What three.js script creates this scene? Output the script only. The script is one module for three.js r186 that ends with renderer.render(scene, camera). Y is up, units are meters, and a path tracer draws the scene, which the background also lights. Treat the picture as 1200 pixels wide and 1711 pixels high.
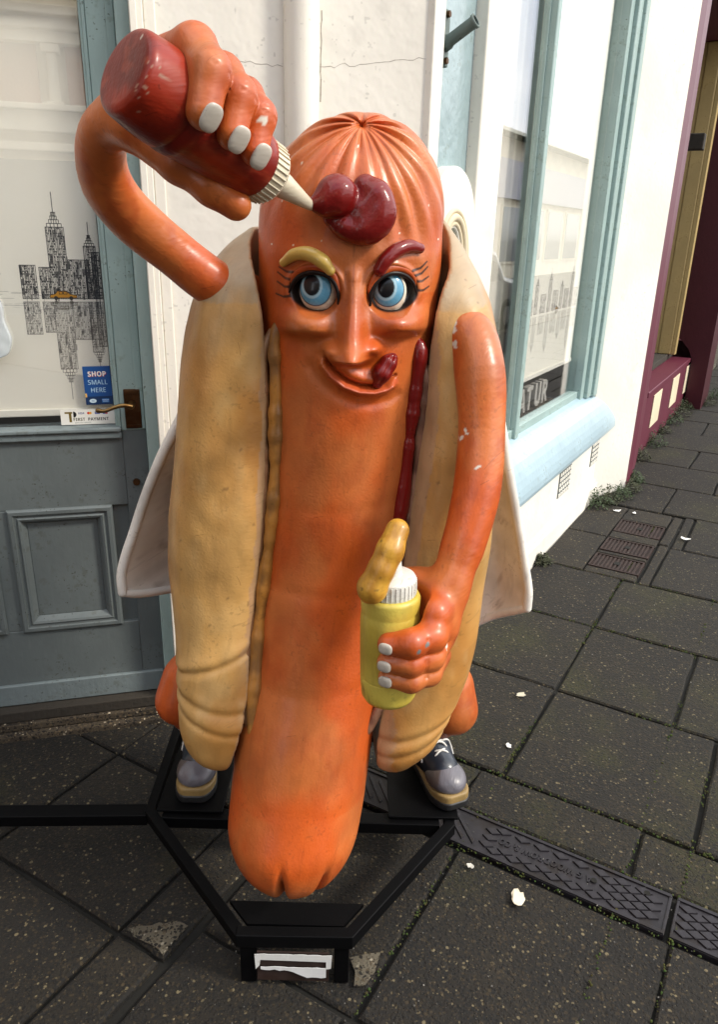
import * as THREE from 'three';
import { RoundedBoxGeometry } from 'three/addons/geometries/RoundedBoxGeometry.js';
import { mergeGeometries } from 'three/addons/utils/BufferGeometryUtils.js';
import { TextGeometry } from 'three/addons/geometries/TextGeometry.js';
import { FontLoader } from 'three/addons/loaders/FontLoader.js';

// ───────────────────────── camera, sky, sun, exposure ─────────────────────────
const scene = new THREE.Scene();
const camera = new THREE.PerspectiveCamera(69.0, 719 / 1024, 0.05, 900);
camera.rotation.order = 'YXZ';
camera.position.set(0, 1.6, 0);
camera.rotation.set(-20.6 * Math.PI / 180, 0, 0.0272);
scene.add(camera);

const renderer = new THREE.WebGLRenderer({ antialias: true });
renderer.toneMapping = THREE.LinearToneMapping;
renderer.toneMappingExposure = 2.3;
renderer.shadowMap.enabled = true;
renderer.shadowMap.type = THREE.PCFSoftShadowMap;

// ───────────────────────── noise ─────────────────────────
let seedState = 20240611;
const rnd = () => { seedState = (seedState + 0x6d2b79f5) | 0; let t = Math.imul(seedState ^ (seedState >>> 15), 1 | seedState); t = (t + Math.imul(t ^ (t >>> 7), 61 | t)) ^ t; return ((t ^ (t >>> 14)) >>> 0) / 4294967296; };
const rr = (a, b) => a + (b - a) * rnd();
const clamp = (x, a = 0, b = 1) => Math.min(b, Math.max(a, x));
const ss = (a, b, x) => { const t = clamp((x - a) / (b - a)); return t * t * (3 - 2 * t); };
const mix = (a, b, t) => a + (b - a) * t;
const mix3 = (a, b, t) => [mix(a[0], b[0], t), mix(a[1], b[1], t), mix(a[2], b[2], t)];
const hash3 = (x, y, z) => { let h = Math.imul(x, 374761393) + Math.imul(y, 668265263) + Math.imul(z, 2147483647 ^ 0x5bd1e995); h = Math.imul(h ^ (h >>> 13), 1274126177); return ((h ^ (h >>> 16)) >>> 0) / 4294967296; };
function noise3(x, y, z) {
  const i = Math.floor(x), j = Math.floor(y), k = Math.floor(z);
  let a = x - i, b = y - j, c = z - k; a = a * a * (3 - 2 * a); b = b * b * (3 - 2 * b); c = c * c * (3 - 2 * c);
  const l = (p, q, t) => p + (q - p) * t;
  return l(l(l(hash3(i, j, k), hash3(i + 1, j, k), a), l(hash3(i, j + 1, k), hash3(i + 1, j + 1, k), a), b),
    l(l(hash3(i, j, k + 1), hash3(i + 1, j, k + 1), a), l(hash3(i, j + 1, k + 1), hash3(i + 1, j + 1, k + 1), a), b), c);
}
const fbm3 = (x, y, z, o = 4) => { let s = 0, a = 0.5, n = 0; for (let i = 0; i < o; i++) { s += a * noise3(x, y, z); n += a; a *= 0.5; x *= 2.03; y *= 2.03; z *= 2.03; } return s / n; };
function tnoise(x, y, p, s) {            // tileable value noise, period p lattice cells
  const i = Math.floor(x), j = Math.floor(y); let a = x - i, b = y - j; a = a * a * (3 - 2 * a); b = b * b * (3 - 2 * b);
  const m = (q) => ((q % p) + p) % p, h = (q, r) => hash3(m(q), m(r), s);
  return mix(mix(h(i, j), h(i + 1, j), a), mix(h(i, j + 1), h(i + 1, j + 1), a), b);
}
const tfbm = (u, v, p, o, s = 7) => { let q = 0, a = 0.5, n = 0; for (let i = 0; i < o; i++) { q += a * tnoise(u * p, v * p, p, s + i); n += a; a *= 0.5; p *= 2; } return q / n; };

// sky: bright hazy air with soft broken cloud
{
  const W = 512, H = 256, data = new Float32Array(W * H * 4);
  for (let j = 0; j < H; j++) for (let i = 0; i < W; i++) {
    const el = (j + 0.5) / H * Math.PI - Math.PI / 2, az = (i + 0.5) / W * Math.PI * 2;
    const y = Math.sin(el), c = Math.cos(el), x = c * Math.cos(az), z = c * Math.sin(az);
    const t = Math.pow(clamp(y), 0.55);
    let col = mix3([0.92, 0.93, 0.94], [0.36, 0.48, 0.68], t);
    const k = 1.0 / (Math.max(y, 0) + 0.28);
    const cl = ss(0.30, 0.60, fbm3(x * k * 1.5 + 9, y * 2 + 3, z * k * 1.5 + 5, 5)) * 0.9;
    col = mix3(col, [1.05, 1.04, 1.02], cl);
    if (y < 0) col = [0.30, 0.29, 0.27];
    const o = (j * W + i) * 4; data[o] = col[0]; data[o + 1] = col[1]; data[o + 2] = col[2]; data[o + 3] = 1;
  }
  const sky = new THREE.DataTexture(data, W, H, THREE.RGBAFormat, THREE.FloatType);
  sky.mapping = THREE.EquirectangularReflectionMapping; sky.magFilter = THREE.LinearFilter; sky.minFilter = THREE.LinearFilter; sky.needsUpdate = true;
  scene.background = sky; scene.environment = sky; scene.environmentIntensity = 1; scene.backgroundIntensity = 1;
}
// sun: veiled by thin cloud, high up the street to the right of the shop front, so its shadows are soft
const sun = new THREE.DirectionalLight(new THREE.Color(1, 0.93, 0.82), 1.5);
sun.position.set(38, 33, 10); sun.target.position.set(0, 0, -1.5);
sun.castShadow = true; sun.shadow.mapSize.set(4096, 4096); sun.shadow.radius = 18; sun.shadow.bias = -0.0004;
Object.assign(sun.shadow.camera, { left: -45, right: 45, top: 45, bottom: -45, near: 1, far: 140 });
scene.add(sun, sun.target);

// ───────────────────────── scene-graph helpers ─────────────────────────
const M4 = THREE.Matrix4, V3 = THREE.Vector3;
const WORLD = new M4();
const FU = new M4().makeRotationY(59.9 * Math.PI / 180);   // street frame: x along the shop front, z out to the street
const FD = new M4().makeRotationY(14.9 * Math.PI / 180);   // splayed corner with the door: x along the door wall, z out of it
const used = new Map();
const numbered = (n) => { const k = used.get(n) || 0; used.set(n, k + 1); return k ? n + '_' + String(k).padStart(3, '0') : n; };
const rootInv = new Map();
const shade = (o) => { o.castShadow = true; o.receiveShadow = true; return o; };
function thing(name, label, category, base = [0, 0, 0], F = WORLD, group, kind) {
  const g = new THREE.Group(); g.name = numbered(name);
  const m = F.clone().multiply(new M4().makeTranslation(...base));
  m.decompose(g.position, g.quaternion, g.scale); g.updateMatrix();
  if (kind) { g.userData = { kind }; if (label) g.userData.label = label; } else g.userData = { label, category };
  if (group) g.userData.group = group;
  scene.add(g); rootInv.set(g, g.matrix.clone().invert());
  return g;
}
function rootOf(o) { while (o.parent && o.parent !== scene) o = o.parent; return rootInv.get(o); }
function part(name, geo, mat, parent, F = WORLD) {
  const m = shade(new THREE.Mesh(geo, mat)); m.name = name; parent.add(m);
  geo.applyMatrix4(rootOf(parent).clone().multiply(F));
  return m;
}
function piece(name, geo, mat, parent, M) {           // shared geometry, placed by a matrix given in world space
  const m = shade(new THREE.Mesh(geo, mat)); m.name = name; parent.add(m);
  rootOf(parent).clone().multiply(M).decompose(m.position, m.quaternion, m.scale);
  return m;
}
function single(name, geo, mat, label, category, base = [0, 0, 0], F = WORLD, group, kind) {
  const m = shade(new THREE.Mesh(geo, mat)); m.name = numbered(name);
  geo.translate(-base[0], -base[1], -base[2]);
  F.clone().multiply(new M4().makeTranslation(...base)).decompose(m.position, m.quaternion, m.scale); m.updateMatrix();
  m.userData = kind ? { kind } : { label, category }; if (kind && label) m.userData.label = label;
  if (group) m.userData.group = group;
  scene.add(m); rootInv.set(m, m.matrix.clone().invert());
  return m;
}
// ───────────────────────── geometry helpers ─────────────────────────
function metreUV(g0, sx = 1, ox = 0, oy = 0) {        // uv in metres, from the axis each face points along
  const g = g0.index ? g0.toNonIndexed() : g0; const p = g.attributes.position, n = g.attributes.normal, uv = new Float32Array(p.count * 2);
  for (let i = 0; i < p.count; i += 3) {
    let ax = 0, ay = 0, az = 0; for (let k = 0; k < 3; k++) { ax += n.getX(i + k); ay += n.getY(i + k); az += n.getZ(i + k); }
    ax = Math.abs(ax); ay = Math.abs(ay); az = Math.abs(az);
    for (let k = 0; k < 3; k++) {
      const x = p.getX(i + k), y = p.getY(i + k), z = p.getZ(i + k);
      const [a, b] = ay > ax && ay > az ? [x, z] : ax > az ? [z, y] : [x, y];
      uv[(i + k) * 2] = a * sx + ox; uv[(i + k) * 2 + 1] = b * sx + oy;
    }
  }
  g.setAttribute('uv', new THREE.BufferAttribute(uv, 2)); return g;
}
function box(x0, x1, y0, y1, z0, z1, r = 0) {
  const w = x1 - x0, h = y1 - y0, d = z1 - z0, rad = Math.min(r, w * 0.45, h * 0.45, d * 0.45);
  const g = rad > 0 ? new RoundedBoxGeometry(w, h, d, 1, rad) : new THREE.BoxGeometry(w, h, d);
  g.translate((x0 + x1) / 2, (y0 + y1) / 2, (z0 + z1) / 2);
  return metreUV(g);
}
const merge = (list) => mergeGeometries(list.map((g) => { const q = g.index ? g.toNonIndexed() : g; for (const k of Object.keys(q.attributes)) if (!['position', 'normal', 'uv', 'color'].includes(k)) q.deleteAttribute(k); return q; }), false);
function prism(pts, depth, bevel = 0) {               // outline in x,y pulled along +z
  const g = new THREE.ExtrudeGeometry(new THREE.Shape(pts.map(([x, y]) => new THREE.Vector2(x, y))), { depth, bevelEnabled: bevel > 0, bevelSize: bevel, bevelThickness: bevel, bevelSegments: 2, curveSegments: 12 });
  return metreUV(g);
}
function profileX(pts, x0, x1) {                      // a profile given in (z,y) run along x
  const g = new THREE.ExtrudeGeometry(new THREE.Shape(pts.map(([z, y]) => new THREE.Vector2(z, y))), { depth: x1 - x0, bevelEnabled: false, curveSegments: 12 });
  const m = new M4().set(0, 0, 1, x0, 0, 1, 0, 0, 1, 0, 0, 0, 0, 0, 0, 1);   // (z,y,len) -> (x = x0+len, y, z)
  g.applyMatrix4(m); const ix = g.index; if (!ix) { const p = g.attributes.position; for (let i = 0; i < p.count; i += 3) for (const a of Object.values(g.attributes)) for (let c = 0; c < a.itemSize; c++) { const t = a.array[(i + 1) * a.itemSize + c]; a.array[(i + 1) * a.itemSize + c] = a.array[(i + 2) * a.itemSize + c]; a.array[(i + 2) * a.itemSize + c] = t; } }
  g.computeVertexNormals(); return metreUV(g);
}
function loft(pts, radii, seg = 40, sides = 20, squash = 1, up = [0, 0, 1]) {   // round-ended tapering tube through points
  const curve = new THREE.CatmullRomCurve3(pts.map((p) => new V3(...p)));
  const pos = [], idx = [], U = new V3(...up);
  const rad = (t) => { const f = t * (radii.length - 1), i = Math.min(Math.floor(f), radii.length - 2); return mix(radii[i], radii[i + 1], ss(0, 1, f - i)); };
  const rings = [];
  for (let i = 0; i <= 6; i++) { const a = i / 6 * Math.PI / 2; rings.push([0, Math.sin(a), -Math.cos(a)]); }
  for (let i = 1; i < seg; i++) rings.push([i / seg, 1, 0]);
  for (let i = 6; i >= 0; i--) { const a = i / 6 * Math.PI / 2; rings.push([1, Math.sin(a), Math.cos(a)]); }
  for (const [t, k, e] of rings) {
    const c = curve.getPoint(t), T = curve.getTangent(t), S = new V3().crossVectors(T, U).normalize(), N = new V3().crossVectors(S, T).normalize(), r = rad(t);
    c.addScaledVector(T, e * r);
    for (let j = 0; j < sides; j++) { const a = j / sides * Math.PI * 2; const q = c.clone().addScaledVector(S, Math.cos(a) * r * k).addScaledVector(N, Math.sin(a) * r * k * squash); pos.push(q.x, q.y, q.z); }
  }
  for (let i = 0; i < rings.length - 1; i++) for (let j = 0; j < sides; j++) { const a = i * sides + j, b = i * sides + (j + 1) % sides, c = a + sides, d = b + sides; idx.push(a, b, c, b, d, c); }
  const g = new THREE.BufferGeometry(); g.setAttribute('position', new THREE.Float32BufferAttribute(pos, 3)); g.setIndex(idx); g.computeVertexNormals();
  return plainUV(g);
}
function plainUV(g, k = 1) { const p = g.attributes.position, uv = new Float32Array(p.count * 2); for (let i = 0; i < p.count; i++) { uv[i * 2] = (p.getX(i) + p.getZ(i) * 0.8) * k; uv[i * 2 + 1] = (p.getY(i) + p.getZ(i) * 0.3) * k; } g.setAttribute('uv', new THREE.BufferAttribute(uv, 2)); return g; }
function paint(g, fn) { const p = g.attributes.position, n = g.attributes.normal, c = new Float32Array(p.count * 3); for (let i = 0; i < p.count; i++) { const q = fn(p.getX(i), p.getY(i), p.getZ(i), n.getX(i), n.getY(i), n.getZ(i)); c.set(q, i * 3); } g.setAttribute('color', new THREE.BufferAttribute(c, 3)); return g; }
function surfaceNet(f, mn, mx, cell) {                // meshes f = 0
  const n = [0, 1, 2].map((a) => Math.ceil((mx[a] - mn[a]) / cell) + 1), [nx, ny, nz] = n, F = new Float32Array(nx * ny * nz), B = 6;
  const at = (i, j, k) => (k * ny + j) * nx + i, lim = B * cell * 0.5 * 1.732 * 1.7 + 0.006;
  for (let k0 = 0; k0 < nz; k0 += B) for (let j0 = 0; j0 < ny; j0 += B) for (let i0 = 0; i0 < nx; i0 += B) {
    const d = f(mn[0] + (i0 + B / 2) * cell, mn[1] + (j0 + B / 2) * cell, mn[2] + (k0 + B / 2) * cell), skip = Math.abs(d) > lim;
    for (let k = k0; k < Math.min(k0 + B, nz); k++) for (let j = j0; j < Math.min(j0 + B, ny); j++) for (let i = i0; i < Math.min(i0 + B, nx); i++)
      F[at(i, j, k)] = skip ? d : f(mn[0] + i * cell, mn[1] + j * cell, mn[2] + k * cell);
  }
  const id = new Int32Array(nx * ny * nz).fill(-1), pos = [], idx = [];
  const cs = [[0, 0, 0], [1, 0, 0], [0, 1, 0], [1, 1, 0], [0, 0, 1], [1, 0, 1], [0, 1, 1], [1, 1, 1]], es = [[0, 1], [2, 3], [4, 5], [6, 7], [0, 2], [1, 3], [4, 6], [5, 7], [0, 4], [1, 5], [2, 6], [3, 7]];
  const v = new Float32Array(8);
  for (let k = 0; k < nz - 1; k++) for (let j = 0; j < ny - 1; j++) for (let i = 0; i < nx - 1; i++) {
    let m = 0; for (let c = 0; c < 8; c++) { v[c] = F[at(i + cs[c][0], j + cs[c][1], k + cs[c][2])]; if (v[c] < 0) m |= 1 << c; }
    if (m === 0 || m === 255) continue;
    let x = 0, y = 0, z = 0, q = 0;
    for (const [a, b] of es) { if ((v[a] < 0) === (v[b] < 0)) continue; const t = v[a] / (v[a] - v[b]); x += mix(cs[a][0], cs[b][0], t); y += mix(cs[a][1], cs[b][1], t); z += mix(cs[a][2], cs[b][2], t); q++; }
    id[at(i, j, k)] = pos.length / 3; pos.push(mn[0] + (i + x / q) * cell, mn[1] + (j + y / q) * cell, mn[2] + (k + z / q) * cell);
  }
  const quad = (a, b, c, d, flip) => { if (a < 0 || b < 0 || c < 0 || d < 0) return; flip ? idx.push(a, c, b, a, d, c) : idx.push(a, b, c, a, c, d); };
  for (let k = 1; k < nz - 1; k++) for (let j = 1; j < ny - 1; j++) for (let i = 1; i < nx - 1; i++) {
    const s = F[at(i, j, k)] < 0;
    if (s !== F[at(i + 1, j, k)] < 0) quad(id[at(i, j - 1, k - 1)], id[at(i, j, k - 1)], id[at(i, j, k)], id[at(i, j - 1, k)], !s);
    if (s !== F[at(i, j + 1, k)] < 0) quad(id[at(i - 1, j, k - 1)], id[at(i - 1, j, k)], id[at(i, j, k)], id[at(i, j, k - 1)], !s);
    if (s !== F[at(i, j, k + 1)] < 0) quad(id[at(i - 1, j - 1, k)], id[at(i, j - 1, k)], id[at(i, j, k)], id[at(i - 1, j, k)], !s);
  }
  const g = new THREE.BufferGeometry(); g.setAttribute('position', new THREE.Float32BufferAttribute(pos, 3)); g.setIndex(idx);
  const N = new Float32Array(pos.length), e = cell * 0.6;
  for (let i = 0; i < pos.length; i += 3) { const x = pos[i], y = pos[i + 1], z = pos[i + 2]; let a = f(x + e, y, z) - f(x - e, y, z), b = f(x, y + e, z) - f(x, y - e, z), c = f(x, y, z + e) - f(x, y, z - e); const l = Math.hypot(a, b, c) || 1; N[i] = a / l; N[i + 1] = b / l; N[i + 2] = c / l; }
  g.setAttribute('normal', new THREE.BufferAttribute(N, 3));
  return plainUV(g);
}
// distance helpers
const smin = (a, b, k) => { const h = Math.max(k - Math.abs(a - b), 0) / k; return Math.min(a, b) - h * h * k * 0.25; };
const smax = (a, b, k) => -smin(-a, -b, k);
function cone(p, a, b, ra, rb) { const bx = b[0] - a[0], by = b[1] - a[1], bz = b[2] - a[2], px = p[0] - a[0], py = p[1] - a[1], pz = p[2] - a[2]; const t = clamp((px * bx + py * by + pz * bz) / (bx * bx + by * by + bz * bz)); return Math.hypot(px - bx * t, py - by * t, pz - bz * t) - mix(ra, rb, t); }
const dense = (pts, n = 28) => { const c = new THREE.CatmullRomCurve3(pts.map((p) => new V3(p[0], p[1], p[2]))), m = pts.length - 1, out = []; for (let i = 0; i <= n; i++) { const t = i / n, f = t * m, j = Math.min(Math.floor(f), m - 1), q = c.getPoint(t); out.push([q.x, q.y, q.z, mix(pts[j][3], pts[j + 1][3], ss(0, 1, f - j))]); } return out; };
const chain = (p, pts, k = 0.012) => { let d = 1e9; if (!k) { for (let i = 0; i < pts.length - 1; i++) d = Math.min(d, cone(p, pts[i], pts[i + 1], pts[i][3], pts[i + 1][3])); return d; } for (let i = 0; i < pts.length - 1; i++) d = i ? smin(d, cone(p, pts[i], pts[i + 1], pts[i][3], pts[i + 1][3]), k) : cone(p, pts[0], pts[1], pts[0][3], pts[1][3]); return d; };
const ell = (p, c, r) => { const x = (p[0] - c[0]) / r[0], y = (p[1] - c[1]) / r[1], z = (p[2] - c[2]) / r[2]; const k = Math.hypot(x, y, z); return (k - 1) * Math.min(...r); };
function table(rows) {                                // smooth interpolation of columns over the first one (descending or ascending)
  const r = rows.slice().sort((a, b) => a[0] - b[0]);
  return (h) => {
    let i = 0; while (i < r.length - 2 && h > r[i + 1][0]) i++;
    const t = clamp((h - r[i][0]) / (r[i + 1][0] - r[i][0])), out = [];
    for (let c = 1; c < r[0].length; c++) {
      const p1 = r[i][c], p2 = r[i + 1][c], dx = r[i + 1][0] - r[i][0];
      const m1 = i > 0 ? (p2 - r[i - 1][c]) / (r[i + 1][0] - r[i - 1][0]) * dx : p2 - p1, m2 = i < r.length - 2 ? (r[i + 2][c] - p1) / (r[i + 2][0] - r[i][0]) * dx : p2 - p1;
      const t2 = t * t, t3 = t2 * t; out.push((2 * t3 - 3 * t2 + 1) * p1 + (t3 - 2 * t2 + t) * m1 + (-2 * t3 + 3 * t2) * p2 + (t3 - t2) * m2);
    }
    return out;
  };
}
// ───────────────────────── textures ─────────────────────────
function dtex(S, fn, srgb, rep = 1) {
  const d = new Uint8Array(S * S * 4);
  for (let j = 0; j < S; j++) for (let i = 0; i < S; i++) { const c = fn(i / S, j / S), o = (j * S + i) * 4; for (let k = 0; k < 3; k++) d[o + k] = clamp(Array.isArray(c) ? c[k] : c) * 255; d[o + 3] = 255; }
  const t = new THREE.DataTexture(d, S, S); t.wrapS = t.wrapT = THREE.RepeatWrapping; t.magFilter = THREE.LinearFilter; t.minFilter = THREE.LinearMipmapLinearFilter; t.generateMipmaps = true; t.anisotropy = 8;
  t.repeat.set(rep, rep); if (srgb) t.colorSpace = THREE.SRGBColorSpace; t.needsUpdate = true; return t;
}
function ctex(w, h, draw, srgb = true, rep) {
  const c = document.createElement('canvas'); c.width = w; c.height = h; draw(c.getContext('2d'), w, h);
  const t = new THREE.CanvasTexture(c); if (srgb) t.colorSpace = THREE.SRGBColorSpace; t.anisotropy = 8; if (rep) { t.wrapS = t.wrapT = THREE.RepeatWrapping; t.repeat.set(rep, rep); } return t;
}
const T = {};
T.plaster = dtex(1024, (u, v) => { const a = tfbm(u, v, 4, 6, 3), b = tfbm(u, v, 24, 4, 17), s = tfbm(u * 1, v, 8, 3, 31); const k = 0.95 + 0.05 * ss(0.3, 0.7, a) - 0.035 * ss(0.56, 0.8, b) * ss(0.45, 0.65, s) - 0.10 * ss(0.80, 0.88, tfbm(u, v, 150, 2, 37)) * ss(0.4, 0.6, a); return [k, k * 0.985, k * 0.955]; }, true, 0.6);
T.plasterB = dtex(1024, (u, v) => 0.45 + 0.35 * tfbm(u, v, 10, 5, 5) + 0.2 * tfbm(u, v, 90, 2, 11), false, 0.6);
T.paint = dtex(1024, (u, v) => { const a = tfbm(u, v, 6, 5, 43), b = tfbm(u, v, 40, 3, 47), c = tfbm(u * 6, v, 12, 3, 51); let k = 0.88 + 0.12 * a; let q = [k, k, k]; const e = tfbm(u, v, 110, 2, 55); q = mix3(q, [0.70, 0.66, 0.58], 0.30 * ss(0.60, 0.80, b) * ss(0.45, 0.6, a)); q = mix3(q, [1, 1, 1], 0.35 * ss(0.62, 0.8, c)); q = mix3(q, [0.45, 0.40, 0.33], 0.6 * ss(0.80, 0.86, e) * ss(0.50, 0.62, a)); return q; }, true, 1.6);
T.paintB = dtex(1024, (u, v) => 0.5 + 0.3 * (tfbm(u * 4, v, 14, 4, 53) - 0.5) + 0.3 * (tfbm(u, v, 50, 3, 59) - 0.5), false, 1.6);
T.lump = dtex(512, (u, v) => { const a = tfbm(u, v, 14, 4, 61), w = tfbm(u * 2, v, 10, 3, 67); return 0.6 * a + 0.4 * w; }, false, 2);
T.grime = dtex(1024, (u, v) => { const a = tfbm(u, v, 5, 5, 71), b = tfbm(u, v, 60, 3, 73), s = tfbm(u, v, 150, 2, 79), w = tfbm(u * 5, v, 6, 4, 83); let k = 0.88 + 0.12 * ss(0.25, 0.75, a) - 0.04 * ss(0.6, 0.78, w); k -= 0.10 * ss(0.66, 0.8, b) * ss(0.5, 0.7, a); if (s > 0.91) k -= 0.12; return [k, k * 0.99, k * 0.97]; }, true, 2.2);
{ // scratches and scuffs over the grime
  const S = 1024, base = T.grime.image.data;
  T.grime = ctex(S, S, (c) => {
    const im = c.createImageData(S, S); im.data.set(base); c.putImageData(im, 0, 0); seedState = 5150;
    for (let i = 0; i < 70; i++) { const x = rnd() * S, y = rnd() * S, a = rnd() * 6.28, L = rr(6, 60), q = rnd(); c.strokeStyle = q < 0.45 ? `rgba(255,250,240,${rr(0.25, 0.7)})` : `rgba(70,45,30,${rr(0.15, 0.45)})`; c.lineWidth = rr(0.7, 1.8); c.beginPath(); c.moveTo(x, y); c.quadraticCurveTo(x + Math.cos(a) * L * 0.5 + rr(-4, 4), y + Math.sin(a) * L * 0.5 + rr(-4, 4), x + Math.cos(a) * L, y + Math.sin(a) * L); c.stroke(); }
    for (let i = 0; i < 26; i++) { const x = rnd() * S, y = rnd() * S; for (let k = 0; k < 14; k++) { c.fillStyle = `rgba(70,48,34,${rr(0.1, 0.35)})`; c.fillRect(x + rr(-14, 14), y + rr(-8, 8), rr(1, 3), rr(1, 2.4)); } }
    seedState = 20240611;
  }, true, 2.2);
}
T.grimeB = dtex(1024, (u, v) => 0.5 + 0.4 * (tfbm(u, v, 12, 5, 89) - 0.5) + 0.25 * (tfbm(u, v, 120, 2, 97) - 0.5), false, 2.2);
T.rough = dtex(512, (u, v) => { const k = 0.55 + 0.45 * tfbm(u, v, 9, 5, 101); return [k, k, k]; }, false, 2.2);
T.iron = dtex(512, (u, v) => { const a = tfbm(u, v, 12, 5, 103), b = tfbm(u, v, 6, 4, 107); let q = mix3([0.55, 0.53, 0.55], [0.95, 0.93, 0.95], a); if (b > 0.56) q = mix3(q, [0.62, 0.5, 0.4], ss(0.56, 0.7, b) * 0.6); return q; }, true, 3);
function aggregate(seedTone, mossy, pale) {
  const S = 1024; const st = seedState; seedState = 4711 + seedTone;
  const blot = []; for (let i = 0; i < 26; i++) blot.push([rnd() * S, rnd() * S, rr(60, 240), rnd()]);
  const draw = (c, colour) => {
    seedState = 991 + seedTone;
    c.fillStyle = colour ? pale : '#777'; c.fillRect(0, 0, S, S);
    if (colour) for (const [x, y, r, q] of blot) for (const ox of [-S, 0, S]) for (const oy of [-S, 0, S]) { const g = c.createRadialGradient(x + ox, y + oy, 0, x + ox, y + oy, r); const k = q < mossy ? '104,112,30' : q < 0.6 ? '16,12,8' : '104,96,84'; g.addColorStop(0, `rgba(${k},${q < mossy ? 0.62 : 0.34})`); g.addColorStop(1, `rgba(${k},0)`); c.fillStyle = g; c.fillRect(x + ox - r, y + oy - r, 2 * r, 2 * r); }
    if (colour) for (let i = 0; i < 7; i++) { const x = rr(30, S - 30), y = rr(30, S - 30), r = rr(8, 17); c.fillStyle = i % 3 ? 'rgba(20,17,14,0.75)' : 'rgba(128,120,108,0.6)'; c.beginPath(); for (let k = 0; k < 12; k++) { const a = k / 12 * 6.283, q = r * rr(0.8, 1.15); c.lineTo(x + q * Math.cos(a), y + q * Math.sin(a)); } c.fill(); }
    for (let i = 0; i < 15000; i++) {
      const x = rnd() * S, y = rnd() * S, q = rnd(), w = rnd(), r = 1.7 + Math.pow(rnd(), 2.2) * 5.4, a = rnd() * 3.1;
      if (colour) { const t = q < 0.54 ? [10 + w * 16, 8 + w * 12, 5 + w * 9] : q < 0.93 ? [86 + w * 56, 76 + w * 50, 58 + w * 44] : [180 + w * 75, 172 + w * 75, 156 + w * 75]; c.fillStyle = `rgba(${t.map((z) => z | 0).join(',')},${q < 0.93 ? 0.75 : 0.95})`; }
      else { const t = (q < 0.5 ? 30 + w * 60 : 130 + w * 110) | 0; c.fillStyle = `rgba(${t},${t},${t},0.6)`; }
      c.beginPath(); c.ellipse(x, y, r, r * (0.55 + 0.4 * w), a, 0, 7); c.fill();
    }
  };
  const map = ctex(S, S, (c) => draw(c, true), true, 1.35), bump = ctex(S, S, (c) => draw(c, false), false, 1.35);
  seedState = st; return { map, bump };
}
const AGG = [aggregate(1, 0.12, '#3a3328'), aggregate(2, 0.5, '#393323'), aggregate(3, 0.18, '#40392f'), aggregate(4, 0.02, '#5d5448'), aggregate(5, 0.0, '#9c9484')];
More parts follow.
